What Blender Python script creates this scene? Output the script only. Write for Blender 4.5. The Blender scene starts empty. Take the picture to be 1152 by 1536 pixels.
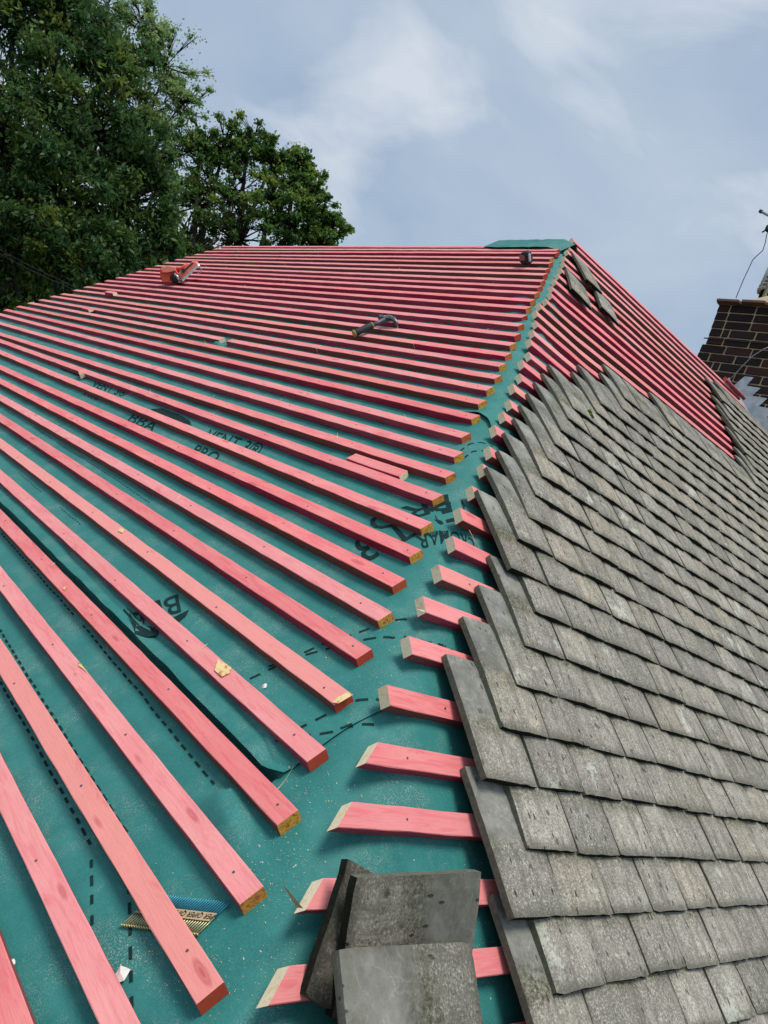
import bpy, bmesh, math, random
import numpy as np
from mathutils import Vector, Matrix, noise as mnoise
random.seed(7); rng = np.random.default_rng(7)
S = bpy.context.scene
COL = S.collection
c45 = 2 ** -.5
ZA = 6.5                                   # height of the roof apex above the ground
# ------------------------------------------------------------------ camera
F = 1167.2
M = np.array([[0.6753767582557128, -0.6163965395304212, 0.4048722520288658],
              [0.3181242940303208, -0.25178670815921145, -0.9140023999651521],
              [0.6653293680243746, 0.7460956772755554, 0.026039823252403012]])
CP = np.array([-3.1646112667853905, -3.0690665163433435, -1.9488222036097693])
nL = np.array([-c45, 0, c45]); nR = np.array([0, -c45, c45])
UP = np.array([0, 0, 1.])
cam = bpy.data.cameras.new('camera'); co = bpy.data.objects.new('camera', cam); COL.objects.link(co)
R = Matrix(((M[0][0], -M[1][0], -M[2][0]), (M[0][1], -M[1][1], -M[2][1]), (M[0][2], -M[1][2], -M[2][2])))
co.matrix_world = Matrix.Translation(Vector(CP) + Vector((0, 0, ZA))) @ R.to_4x4()
cam.sensor_fit = 'HORIZONTAL'; cam.sensor_width = 36; cam.lens = 36 * F / 1152
cam.clip_start = .02; cam.clip_end = 3000
S.camera = co
S.render.resolution_x, S.render.resolution_y = 768, 1024

# the frame of reference: apex of the hip = origin (lifted by ZA when linked)
def ray(px, py): return M.T @ np.array([(px - 576) / F, (py - 768) / F, 1.])
def proj(P):
    c = M @ (np.array(P) - CP); return 576 + F * c[0] / c[2], 768 + F * c[1] / c[2], c[2]
def lift(x, s):                             # the second roof slope rises slightly towards the chimney
    w = np.clip((2.8 - s) / 1.6, 0, 1); w = w * w * (3 - 2 * w)
    return np.maximum(.02 + .04 * x, 0) * w
def SL(s, y, h=0): return np.array([-s * c45, y, -s * c45]) + h * nL
def SR(s, x, h=0): return np.array([x, -s * c45, -s * c45]) + (h + lift(x, s)) * nR
def atL(px, py, h=0):                       # point of the first slope seen at a pixel -> s, y
    r = ray(px, py); t = (h - nL @ CP) / (nL @ r); P = CP + t * r - h * nL; return -P[2] / c45, P[1]
def atR(px, py, h=0):
    r = ray(px, py); l = 0
    for _ in range(12):
        t = (h + l - nR @ CP) / (nR @ r); P = CP + t * r - (h + l) * nR; l = lift(P[0], -P[2] / c45)
    return -P[2] / c45, P[0]
def onX(px, py, X):
    r = ray(px, py); t = (X - CP[0]) / r[0]; return CP + t * r
def onY(px, py, Y):
    r = ray(px, py); t = (Y - CP[1]) / r[1]; return CP + t * r
def atD(px, py, d): return CP + d * ray(px, py)

# ------------------------------------------------------------------ object helpers
def tag(o, label=None, cat=None, group=None, kind=None):
    if label: o['label'] = label
    if cat: o['category'] = cat
    if group: o['group'] = group
    if kind: o['kind'] = kind
    return o
def link(name, me, mats=(), parent=None, mat4=None):
    o = bpy.data.objects.new(name, me); COL.objects.link(o)
    if me is not None and len(me.materials) == 0:
        for m in mats: me.materials.append(m)
    if mat4 is not None: o.matrix_world = mat4
    elif parent is None: o.location = (0, 0, ZA)
    if parent is not None: o.parent = parent
    return o
def mesh(name, V, Fs, smooth=False, mi=None):
    me = bpy.data.meshes.new(name); me.from_pydata([tuple(map(float, v)) for v in V], [], [tuple(f) for f in Fs])
    if mi is not None: me.polygons.foreach_set('material_index', list(mi))
    if smooth: me.polygons.foreach_set('use_smooth', [True] * len(me.polygons))
    me.update(); return me
def empty(name, loc=(0, 0, 0)):
    o = bpy.data.objects.new(name, None); COL.objects.link(o); o.location = Vector(loc) + Vector((0, 0, ZA)); return o
def child(name, V, Fs, mats, root, smooth=False, mi=None, origin=None):
    """mesh given in frame coordinates, parented to root (an empty) without moving"""
    org = np.array(root.matrix_basis.translation) - np.array([0, 0, ZA])
    o = link(name, mesh(name, np.array(V) - org, Fs, smooth, mi), mats, parent=root); return o
def frame4(o, x, y, z):
    m = Matrix.Identity(4)
    for i in range(3):
        m[i][0] = x[i]; m[i][1] = y[i]; m[i][2] = z[i]; m[i][3] = o[i]
    m[2][3] += ZA
    return m
def unit(v): v = np.array(v, float); return v / np.linalg.norm(v)
class MB:                                    # simple mesh collector
    def __init__(s): s.V = []; s.F = []; s.m = []
    def add(s, V, Fs, mi=0):
        n = len(s.V); s.V += [np.array(v, float) for v in V]; s.F += [tuple(i + n for i in f) for f in Fs]; s.m += [mi] * len(Fs)
    def box(s, o, x, y, z, mi=0, taper=1.):   # o = centre, x,y,z half vectors
        o, x, y, z = map(np.array, (o, x, y, z))
        V = [o + a * x * (taper if c > 0 else 1) + b * y * (taper if c > 0 else 1) + c * z for c in (-1, 1) for b in (-1, 1) for a in (-1, 1)]
        s.add(V, [(0, 2, 3, 1), (4, 5, 7, 6), (0, 1, 5, 4), (2, 6, 7, 3), (0, 4, 6, 2), (1, 3, 7, 5)], mi)
    def rbox(s, o, x, y, z, r=.25, mi=0):     # chamfered box: three stacked rings along z
        o, x, y, z = map(np.array, (o, x, y, z)); rings = []
        for c, k in ((-1, 1 - r), (-1 + r, 1), (1 - r, 1), (1, 1 - r)):
            ring = []
            for a, b in ((-1, -1 + r), (-1 + r, -1), (1 - r, -1), (1, -1 + r), (1, 1 - r), (1 - r, 1), (-1 + r, 1), (-1, 1 - r)):
                ring.append(o + a * k * x + b * k * y + c * z)
            rings.append(ring)
        V = [v for q in rings for v in q]; Fs = []
        for i in range(3):
            for j in range(8): Fs.append((i * 8 + j, i * 8 + (j + 1) % 8, i * 8 + 8 + (j + 1) % 8, i * 8 + 8 + j))
        Fs.append(tuple(range(7, -1, -1))); Fs.append(tuple(range(24, 32)))
        s.add(V, Fs, mi)
    def tube(s, P, rad, n=8, mi=0, cap=True):
        P = [np.array(p, float) for p in P]; rad = rad if hasattr(rad, '__len__') else [rad] * len(P)
        t = unit(P[1] - P[0]); a = unit(np.cross(t, [0.13, .31, .94] if abs(t[2]) < .9 else [1, 0, 0])); V = []
        for i, p in enumerate(P):
            t = unit(P[min(i + 1, len(P) - 1)] - P[max(i - 1, 0)]); a = unit(a - t * (a @ t)); b = np.cross(t, a)
            for k in range(n): V.append(p + rad[i] * (math.cos(2 * math.pi * k / n) * a + math.sin(2 * math.pi * k / n) * b))
        Fs = [(i * n + k, i * n + (k + 1) % n, (i + 1) * n + (k + 1) % n, (i + 1) * n + k) for i in range(len(P) - 1) for k in range(n)]
        if cap: Fs += [tuple(range(n - 1, -1, -1)), tuple(range((len(P) - 1) * n, len(P) * n))]
        s.add(V, Fs, mi)
    def obj(s, name, mats, root=None, smooth=False):
        if root is not None: return child(name, s.V, s.F, mats, root, smooth, s.m)
        c = np.mean(s.V, axis=0)
        o = link(name, mesh(name, np.array(s.V) - c, s.F, smooth, s.m), mats); o.location = Vector(c) + Vector((0, 0, ZA)); return o

# ------------------------------------------------------------------ materials
def newmat(name):
    m = bpy.data.materials.new(name); m.use_nodes = True; nt = m.node_tree; nt.nodes.clear()
    out = nt.nodes.new('ShaderNodeOutputMaterial'); b = nt.nodes.new('ShaderNodeBsdfPrincipled'); nt.links.new(b.outputs[0], out.inputs[0])
    return m, nt, b
def N(nt, typ, **kw):
    n = nt.nodes.new('ShaderNode' + typ)
    for k, v in kw.items():
        if k.startswith('i_'):
            key = k[2:]; key = int(key) if key.isdigit() else key.replace('_', ' ')
            sock = n.inputs[key]
            if hasattr(v, 'is_output') or isinstance(v, bpy.types.NodeSocket): nt.links.new(v, sock)
            else: sock.default_value = v
        else: setattr(n, k, v)
    return n
def ramp(nt, fac, stops, interp='LINEAR'):
    r = nt.nodes.new('ShaderNodeValToRGB'); nt.links.new(fac, r.inputs[0]); r.color_ramp.interpolation = interp
    e = r.color_ramp.elements
    while len(e) < len(stops): e.new(.5)
    for el, (p, c) in zip(e, stops):
        el.position = p; el.color = (c[0], c[1], c[2], 1) if hasattr(c, '__len__') else (c, c, c, 1)
    return r.outputs[0]
def mix(nt, f, a, b, mode='MIX'):
    n = nt.nodes.new('ShaderNodeMix'); n.data_type = 'RGBA'; n.blend_type = mode
    for s, v in ((n.inputs[0], f), (n.inputs[6], a), (n.inputs[7], b)):
        if isinstance(v, bpy.types.NodeSocket): nt.links.new(v, s)
        elif hasattr(v, '__len__'): s.default_value = (v[0], v[1], v[2], 1)
        else: s.default_value = v
    return n.outputs[2]
def math_(nt, op, a, b=0., clamp=False):
    n = nt.nodes.new('ShaderNodeMath'); n.operation = op; n.use_clamp = clamp
    for s, v in zip(n.inputs, (a, b)):
        if isinstance(v, bpy.types.NodeSocket): nt.links.new(v, s)
        else: s.default_value = v
    return n.outputs[0]
def noise(nt, vec, scale, detail=4, rough=.5, dist=0):
    n = nt.nodes.new('ShaderNodeTexNoise'); nt.links.new(vec, n.inputs['Vector'])
    n.inputs['Scale'].default_value = scale; n.inputs['Detail'].default_value = detail; n.inputs['Roughness'].default_value = rough; n.inputs['Distortion'].default_value = dist
    return n.outputs['Fac']
def bump(nt, b, h, strength=.3, dist=.002):
    n = nt.nodes.new('ShaderNodeBump'); nt.links.new(h, n.inputs['Height']); n.inputs['Strength'].default_value = strength; n.inputs['Distance'].default_value = dist
    nt.links.new(n.outputs[0], b.inputs['Normal'])
def setc(nt, b, c, rough=.7, spec=.3, metal=0):
    if isinstance(c, bpy.types.NodeSocket): nt.links.new(c, b.inputs['Base Color'])
    else: b.inputs['Base Color'].default_value = (*c, 1)
    b.inputs['Roughness'].default_value = rough; b.inputs['Specular IOR Level'].default_value = spec; b.inputs['Metallic'].default_value = metal
def plain(name, c, rough=.6, spec=.3, metal=0, var=.25, scale=30, bstr=0):
    m, nt, b = newmat(name); tc = N(nt, 'TexCoord').outputs['Object']
    f = noise(nt, tc, scale, 5)
    setc(nt, b, mix(nt, f, [x * (1 - var) for x in c], [min(1, x * (1 + var)) for x in c]), rough, spec, metal)
    if bstr: bump(nt, b, noise(nt, tc, scale * 4, 4), bstr)
    return m
def objvec(nt, sx=1, sy=1, sz=1, rnd=True):
    tc = N(nt, 'TexCoord').outputs['Object']; mp = nt.nodes.new('ShaderNodeMapping'); nt.links.new(tc, mp.inputs[0]); mp.inputs['Scale'].default_value = (sx, sy, sz)
    if rnd:
        oi = N(nt, 'ObjectInfo').outputs['Random']; cm = nt.nodes.new('ShaderNodeCombineXYZ')
        for i, k in enumerate((37., 91., 53.)): nt.links.new(math_(nt, 'MULTIPLY', oi, k), cm.inputs[i])
        nt.links.new(cm.outputs[0], mp.inputs['Location'])
    return mp.outputs[0]

def wood(name, cols, alt=None, altp=.75, knots=True, fine=1.):
    """dyed sawn softwood: long grain along local X, blotches of dye, knots"""
    m, nt, b = newmat(name)
    oi = N(nt, 'ObjectInfo').outputs['Random']
    vg = objvec(nt, 6, 60, 60); vb = objvec(nt, 5, 14, 14); vf = objvec(nt, 25, 420, 420)
    g = noise(nt, vg, 1.6, 5, .6, 1.2); bl = noise(nt, vb, 1.3, 3); fi = noise(nt, vf, 1., 4, .7)
    c = mix(nt, ramp(nt, bl, [(.3, 0.), (.7, 1.)]), cols[0], cols[1])
    c = mix(nt, math_(nt, 'MULTIPLY', ramp(nt, g, [(.5, 0.), (.62, 1.)]), .45 * fine), c, cols[2])
    if alt is not None:
        r2 = math_(nt, 'FRACT', math_(nt, 'MULTIPLY', oi, 17.31))
        c = mix(nt, ramp(nt, r2, [(altp, 0.), (altp + .04, 1.)]), c, mix(nt, g, alt[0], alt[1]))
    c = mix(nt, math_(nt, 'MULTIPLY', ramp(nt, fi, [(.5, 0.), (.75, 1.)]), .22), c, [x * .55 for x in cols[2]])
    # per-batten strength of the dye
    r1 = math_(nt, 'FRACT', math_(nt, 'MULTIPLY', oi, 7.77))
    hs = nt.nodes.new('ShaderNodeHueSaturation'); nt.links.new(c, hs.inputs['Color'])
    nt.links.new(math_(nt, 'ADD', math_(nt, 'MULTIPLY', r1, .12), .93), hs.inputs['Value'])
    nt.links.new(math_(nt, 'ADD', math_(nt, 'MULTIPLY', math_(nt, 'FRACT', math_(nt, 'MULTIPLY', oi, 3.1)), .14), .92), hs.inputs['Saturation'])
    c = hs.outputs[0]
    h = g
    if knots:
        vk = objvec(nt, 6, 24, 24); vo = nt.nodes.new('ShaderNodeTexVoronoi'); nt.links.new(vk, vo.inputs['Vector']); vo.inputs['Scale'].default_value = 1.
        k = ramp(nt, vo.outputs['Distance'], [(.04, 1.), (.07, .55), (.11, .8), (.17, 0.)])
        sel = ramp(nt, N(nt, 'SeparateColor', i_0=vo.outputs['Color']).outputs[0], [(.70, 0.), (.72, 1.)])
        k = math_(nt, 'MULTIPLY', k, sel)
        c = mix(nt, math_(nt, 'MULTIPLY', k, .7), c, [cols[2][0] * .62, cols[2][1] * .40, cols[2][2] * .42])
        st = ramp(nt, noise(nt, objvec(nt, 3, 10, 10), 1.2, 5, .7, .5), [(.60, 0.), (.66, 1.)]); c = mix(nt, math_(nt, 'MULTIPLY', st, .35), c, [cols[2][0] * .9, cols[2][1] * .55, cols[2][2] * .6])
    setc(nt, b, c, .68, .4); b.inputs['Sheen Weight'].default_value = .14 if knots else .03; b.inputs['Sheen Roughness'].default_value = .4; b.inputs['Sheen Tint'].default_value = (1, .85, .85, 1)
    bump(nt, b, math_(nt, 'ADD', h, math_(nt, 'MULTIPLY', fi, .8)), .5, .0012)
    return m
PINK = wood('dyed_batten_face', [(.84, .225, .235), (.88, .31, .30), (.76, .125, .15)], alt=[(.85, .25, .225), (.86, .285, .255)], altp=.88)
SIDE = wood('dyed_shaded_batten_edge', [(.46, .028, .085), (.56, .07, .13), (.30, .012, .035)], alt=[(.30, .085, .07), (.22, .05, .05)], altp=.62, knots=False)
def endmat(name, a, bb, c3):
    m, nt, b = newmat(name); oi = N(nt, 'ObjectInfo').outputs['Random']
    v = objvec(nt, 30, 60, 90); f = noise(nt, v, 1.2, 4, .6, 2)
    r = math_(nt, 'FRACT', math_(nt, 'MULTIPLY', oi, 11.7))
    c = mix(nt, ramp(nt, r, [(.25, 0.), (.7, 1.)]), a, bb)
    c = mix(nt, ramp(nt, f, [(.48, 0.), (.62, 1.)]), c, c3); setc(nt, b, c, .85, .15); bump(nt, b, f, .5, .001); return m
ENDO = endmat('dyed_end_grain', (.56, .07, .045), (.72, .42, .07), (.44, .10, .04))
ENDC = endmat('fresh_cut_end_grain', (.86, .74, .52), (.90, .80, .60), (.76, .60, .38))
SPLN = endmat('raw_wood_splinter', (.74, .52, .33), (.75, .58, .38), (.72, .36, .28))

def membrane_mat():
    m, nt, b = newmat('teal_roofing_membrane'); tc = N(nt, 'TexCoord').outputs['Object']
    big = noise(nt, tc, 2.2, 5); med = noise(nt, tc, 17, 5, .6); fine = noise(nt, tc, 330, 2, .6)
    mp = nt.nodes.new('ShaderNodeMapping'); nt.links.new(tc, mp.inputs[0]); mp.inputs['Scale'].default_value = (3, 1, 3); mp.inputs['Rotation'].default_value = (0, 0, .2)
    streak = noise(nt, mp.outputs[0], 22, 5, .65)
    c = mix(nt, big, (.010, .143, .132), (.027, .212, .190))
    c = mix(nt, math_(nt, 'MULTIPLY', ramp(nt, med, [(.4, 0.), (.7, 1.)]), .42), c, (.045, .27, .24))
    c = mix(nt, math_(nt, 'MULTIPLY', ramp(nt, streak, [(.5, 0.), (.8, 1.)]), .3), c, (.01, .10, .115))
    c = mix(nt, math_(nt, 'MULTIPLY', ramp(nt, fine, [(.45, 0.), (.62, 1.)]), .35), c, (.05, .26, .26))
    # dust trodden in near the hip
    geo = N(nt, 'NewGeometry').outputs['Position']
    d1 = noise(nt, geo, 6, 4, .7); d2 = noise(nt, geo, 520, 2, .5)
    dust = math_(nt, 'MULTIPLY', ramp(nt, d1, [(.50, 0.), (.66, 1.)]), ramp(nt, d2, [(.53, 0.), (.62, 1.)]))
    c = mix(nt, math_(nt, 'MULTIPLY', dust, .6), c, (.42, .46, .42))
    setc(nt, b, c, .62, .35); b.inputs['Sheen Weight'].default_value = .07; b.inputs['Sheen Tint'].default_value = (.5, 1, .95, 1)
    # woven crosshatch
    sp = nt.nodes.new('ShaderNodeSeparateXYZ'); nt.links.new(tc, sp.inputs[0])
    u = math_(nt, 'ADD', sp.outputs[1], sp.outputs[0]); w = math_(nt, 'SUBTRACT', sp.outputs[2], sp.outputs[1])
    wv = math_(nt, 'MULTIPLY', math_(nt, 'SINE', math_(nt, 'MULTIPLY', u, 1700.)), math_(nt, 'SINE', math_(nt, 'MULTIPLY', w, 1700.)))
    h = math_(nt, 'ADD', math_(nt, 'MULTIPLY', wv, .25), math_(nt, 'ADD', math_(nt, 'MULTIPLY', fine, .5), math_(nt, 'MULTIPLY', med, 1.5)))
    bump(nt, b, h, .35, .0016)
    return m
MEMB = membrane_mat()
INK = plain('black_print_on_membrane', (.013, .035, .036), .9, .08, var=.5, scale=90)

def tile_mat():
    m, nt, b = newmat('weathered_concrete_tile')
    at = N(nt, 'Attribute', attribute_name='lp').outputs['Vector']; ar = N(nt, 'Attribute', attribute_name='rnd').outputs['Fac']
    ob = N(nt, 'ObjectInfo'); rnd = math_(nt, 'FRACT', math_(nt, 'ADD', math_(nt, 'MULTIPLY', ob.outputs['Random'], 9.31), ar))
    cm = nt.nodes.new('ShaderNodeCombineXYZ'); nt.links.new(math_(nt, 'MULTIPLY', rnd, 77.), cm.inputs[0]); nt.links.new(math_(nt, 'MULTIPLY', rnd, 31.), cm.inputs[1])
    va = nt.nodes.new('ShaderNodeVectorMath'); va.operation = 'ADD'; nt.links.new(at, va.inputs[0]); nt.links.new(cm.outputs[0], va.inputs[1]); v = va.outputs[0]
    sp = nt.nodes.new('ShaderNodeSeparateXYZ'); nt.links.new(at, sp.inputs[0]); y = sp.outputs[1]
    speck = noise(nt, v, 250, 3, .8); speck2 = noise(nt, v, 120, 4, .7); big = noise(nt, v, 9, 4); med = noise(nt, v, 34, 5, .65)
    r2 = math_(nt, 'FRACT', math_(nt, 'MULTIPLY', rnd, 13.7))
    base = mix(nt, rnd, (.225, .215, .185), (.475, .445, .375)); base = mix(nt, math_(nt, 'MULTIPLY', ramp(nt, r2, [(.7, 0.), (1., 1.)]), .6), base, (.54, .45, .34))
    base = mix(nt, ramp(nt, big, [(.35, 0.), (.7, 1.)]), base, mix(nt, .45, base, (.18, .175, .15)))
    base = mix(nt, math_(nt, 'MULTIPLY', ramp(nt, speck, [(.34, 1.), (.50, 0.)]), .85), base, (.10, .095, .075))
    base = mix(nt, math_(nt, 'MULTIPLY', ramp(nt, speck, [(.54, 0.), (.64, 1.)]), .65), base, (.82, .78, .67))
    base = mix(nt, math_(nt, 'MULTIPLY', ramp(nt, med, [(.45, 0.), (.68, 1.)]), .5), base, (.20, .19, .155))
    base = mix(nt, math_(nt, 'MULTIPLY', ramp(nt, noise(nt, v, 24, 5, .7), [(.52, 0.), (.66, 1.)]), .4), base, (.47, .44, .37))
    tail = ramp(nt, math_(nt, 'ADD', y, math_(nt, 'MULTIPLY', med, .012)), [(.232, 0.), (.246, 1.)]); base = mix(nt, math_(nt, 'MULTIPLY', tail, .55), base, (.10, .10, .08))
    # elongated dark pits
    mp = nt.nodes.new('ShaderNodeMapping'); nt.links.new(v, mp.inputs[0]); mp.inputs['Scale'].default_value = (95, 38, 95)
    vo = nt.nodes.new('ShaderNodeTexVoronoi'); nt.links.new(mp.outputs[0], vo.inputs['Vector']); vo.inputs['Scale'].default_value = 1.
    pit = math_(nt, 'MULTIPLY', ramp(nt, vo.outputs['Distance'], [(.17, 1.), (.27, 0.)]), ramp(nt, N(nt, 'SeparateColor', i_0=vo.outputs['Color']).outputs[1], [(.76, 0.), (.8, 1.)]))
    base = mix(nt, math_(nt, 'MULTIPLY', pit, .9), base, (.03, .028, .024))
    ms = nt.nodes.new('ShaderNodeMapping'); nt.links.new(v, ms.inputs[0]); ms.inputs['Scale'].default_value = (55, 7, 55)
    base = mix(nt, math_(nt, 'MULTIPLY', ramp(nt, noise(nt, ms.outputs[0], 1., 4, .65), [(.46, 0.), (.66, 1.)]), .6), base, (.13, .125, .105))
    vb = nt.nodes.new('ShaderNodeTexVoronoi'); nt.links.new(v, vb.inputs['Vector']); vb.inputs['Scale'].default_value = 26
    spot = math_(nt, 'MULTIPLY', ramp(nt, vb.outputs['Distance'], [(.10, 1.), (.2, 0.)]), ramp(nt, N(nt, 'SeparateColor', i_0=vb.outputs['Color']).outputs[0], [(.7, 0.), (.75, 1.)]))
    base = mix(nt, math_(nt, 'MULTIPLY', spot, .75), base, (.07, .065, .05))
    # lichen blooms
    l1 = noise(nt, v, 15, 5, .75); thr = math_(nt, 'ADD', l1, math_(nt, 'MULTIPLY', ramp(nt, r2, [(.0, 1.), (.30, 0.)]), .11))
    base = mix(nt, math_(nt, 'MULTIPLY', ramp(nt, thr, [(.64, 0.), (.70, 1.)]), .6), base, (.62, .64, .54))
    # formerly covered head: smooth grey, with a mossy tide line
    wob = math_(nt, 'ADD', y, math_(nt, 'MULTIPLY', math_(nt, 'SUBTRACT', med, .5), .03))
    head = ramp(nt, wob, [(.118, 1.), (.128, 0.)])
    hc = mix(nt, ramp(nt, noise(nt, v, 13, 6, .7), [(.35, 0.), (.65, 1.)]), (.15, .15, .135), (.34, .335, .30)); hc = mix(nt, math_(nt, 'MULTIPLY', ramp(nt, speck2, [(.55, 0.), (.7, 1.)]), .4), hc, (.13, .135, .13))
    cr = ramp(nt, noise(nt, v, 17, 3, .5, .6), [(.488, 0.), (.5, 1.), (.512, 0.)]); hc = mix(nt, math_(nt, 'MULTIPLY', cr, .22), hc, (.62, .63, .60)); hc = mix(nt, math_(nt, 'MULTIPLY', pit, .8), hc, (.05, .05, .045)); hc = mix(nt, math_(nt, 'MULTIPLY', ramp(nt, noise(nt, v, 8, 4, .7), [(.5, 0.), (.7, 1.)]), .5), hc, (.16, .17, .11))
    base = mix(nt, head, base, hc)
    moss = math_(nt, 'MULTIPLY', ramp(nt, wob, [(.075, 0.), (.118, .9), (.146, 1.), (.166, 0.)]), ramp(nt, speck2, [(.36, .15), (.6, 1.)]))
    mz = ramp(nt, noise(nt, v, 6, 3, .6), [(.38, .12), (.6, 1.)])
    base = mix(nt, math_(nt, 'MULTIPLY', math_(nt, 'MULTIPLY', moss, mz), .95), base, mix(nt, ramp(nt, speck, [(.4, 0.), (.6, 1.)]), (.035, .035, .022), (.115, .125, .055)))
    nz = nt.nodes.new('ShaderNodeSeparateXYZ'); nt.links.new(at, nz.inputs[0])
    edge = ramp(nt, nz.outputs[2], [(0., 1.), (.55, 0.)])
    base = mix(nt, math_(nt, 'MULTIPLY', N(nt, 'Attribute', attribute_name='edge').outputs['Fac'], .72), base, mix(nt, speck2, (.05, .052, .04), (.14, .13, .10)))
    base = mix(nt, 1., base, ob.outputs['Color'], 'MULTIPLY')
    setc(nt, b, base, .92, .15)
    h = math_(nt, 'ADD', math_(nt, 'MULTIPLY', math_(nt, 'SUBTRACT', speck, math_(nt, 'MULTIPLY', head, speck)), .9), math_(nt, 'SUBTRACT', med, math_(nt, 'MULTIPLY', pit, 1.5)))
    bump(nt, b, h, .6, .0022)
    return m
TILE = tile_mat()
TEDGE = plain('algae_shaded_tile_edge', (.017, .019, .013), .95, .1, var=.8, scale=160, bstr=.8)  # algae-black tail faces, painted darker still for shadow between courses
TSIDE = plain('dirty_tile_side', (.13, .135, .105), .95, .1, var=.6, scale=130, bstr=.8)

def brick_mat():
    m, nt, b = newmat('dark_red_brick'); ar = N(nt, 'Attribute', attribute_name='rnd').outputs['Fac']; tc = N(nt, 'TexCoord').outputs['Object']
    c = ramp(nt, ar, [(0., (.022, .014, .015)), (.2, (.08, .030, .026)), (.55, (.15, .045, .032)), (.85, (.22, .06, .038)), (1., (.32, .09, .05))])
    soot = noise(nt, tc, 5, 5, .65); sp = noise(nt, tc, 140, 4, .7)
    sep = nt.nodes.new('ShaderNodeSeparateXYZ'); nt.links.new(tc, sp_ := sep.inputs[0])
    top = ramp(nt, math_(nt, 'ADD', math_(nt, 'MULTIPLY', sep.outputs[2], .7), soot), [(.95, 0.), (1.5, .85)])
    c = mix(nt, math_(nt, 'MULTIPLY', ramp(nt, soot, [(.48, 0.), (.68, 1.)]), .5), c, (.015, .012, .014)); c = mix(nt, top, c, (.012, .010, .012))
    c = mix(nt, math_(nt, 'MULTIPLY', ramp(nt, sp, [(.55, 0.), (.75, 1.)]), .35), c, (.12, .06, .05))
    setc(nt, b, c, .85, .25); bump(nt, b, math_(nt, 'ADD', sp, noise(nt, tc, 30, 4)), .6, .003); return m
BRICK = brick_mat()
MORTAR = plain('buff_mortar', (.50, .40, .25), .95, .1, var=.4, scale=25, bstr=.5)
LEAD = plain('grey_lead_sheet', (.46, .50, .54), .5, .4, metal=.15, var=.55, scale=16, bstr=.5)
FLAUNCH = plain('cement_flaunching', (.50, .44, .30), .9, .2, scale=12, bstr=.4)
CREAM = plain('fired_clay_tile_cap', (.22, .12, .10), .85, scale=20, bstr=.4)
ALU = plain('weathered_aluminium', (.42, .42, .41), .45, .5, metal=.7, var=.2)
POT = plain('pale_louvred_pot', (.52, .51, .48), .7, var=.15)
DARKP = plain('black_plastic', (.012, .012, .014), .45, .5)
DARKV = plain('unlit_hollow', (.006, .006, .007), .9, .1)
CABLE = plain('grey_cable', (.10, .11, .17), .5)
STEEL = plain('worn_steel', (.17, .18, .195), .35, .5, metal=.85, var=.3, scale=60, bstr=.1)
GALV = plain('galvanised_nail', (.55, .56, .60), .35, .5, metal=.8)
GRIP = plain('blue_black_rubber_grip', (.035, .042, .055), .65, .3)
BRASS = plain('straw_yellow_rubber', (.46, .33, .12), .6)
ORANGE = plain('orange_red_casing', (.62, .075, .03), .42, .45, var=.2, scale=14)
ORANGE2 = plain('faded_orange_casing', (.78, .25, .17), .5, .4, var=.15, scale=14)
REDLAB = plain('faded_red_label', (.42, .17, .17), .6)
MOSS = plain('bright_green_moss', (.10, .16, .02), .95, .1, var=.6, scale=120, bstr=.8)
TAPE = plain('white_paper_scrap', (.75, .74, .68), .8)

# ------------------------------------------------------------------ sky, sun, world
w = bpy.data.worlds.new('World'); S.world = w; w.use_nodes = True; nt = w.node_tree; nt.nodes.clear()
SUN_EL, SUN_AZ = math.radians(76), math.radians(205)          # azimuth measured from +Y towards +X
sky = N(nt, 'TexSky', sky_type='NISHITA', sun_disc=False, sun_elevation=SUN_EL, sun_rotation=SUN_AZ, altitude=50, air_density=1.3, dust_density=2.5, ozone_density=1.5)
g = N(nt, 'TexCoord').outputs['Generated']
mp = nt.nodes.new('ShaderNodeMapping'); nt.links.new(g, mp.inputs[0]); mp.inputs['Scale'].default_value = (1, 1, 1.7); mp.inputs['Location'].default_value = (.35, 1.1, .2)
n1 = noise(nt, mp.outputs[0], 1.9, 7, .52, .25); n2 = noise(nt, mp.outputs[0], 4.2, 6, .5, .4)
cloud = mix(nt, ramp(nt, n1, [(.36, 0.), (.50, .5), (.66, 1.)]), (2.1, 2.85, 3.85), (3.4, 3.98, 4.7))
cloud = mix(nt, math_(nt, 'MULTIPLY', ramp(nt, n2, [(.48, 0.), (.64, 1.)]), .85), cloud, (4.7, 5.0, 5.4))
cloud = mix(nt, math_(nt, 'MULTIPLY', ramp(nt, n2, [(.28, 1.), (.45, 0.)]), .35), cloud, (2.3, 3.0, 4.1))
bg = N(nt, 'Background', i_Color=mix(nt, .9, sky.outputs[0], cloud)); bg.inputs['Strength'].default_value = .086
ou = nt.nodes.new('ShaderNodeOutputWorld'); nt.links.new(bg.outputs[0], ou.inputs[0])
sl = bpy.data.lights.new('sun', 'SUN'); sl.energy = 1.5; sl.angle = math.radians(24); sl.color = (1, .94, .85)
so = bpy.data.objects.new('sun', sl); COL.objects.link(so)
sd = Vector((math.sin(SUN_AZ) * math.cos(SUN_EL), math.cos(SUN_AZ) * math.cos(SUN_EL), math.sin(SUN_EL)))
so.rotation_euler = sd.to_track_quat('Z', 'Y').to_euler(); so.location = (0, 0, 30)
S.view_settings.view_transform = 'Standard'; S.view_settings.look = 'None'; S.view_settings.exposure = .84; S.view_settings.gamma = 1
S.render.engine = 'CYCLES'

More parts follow.
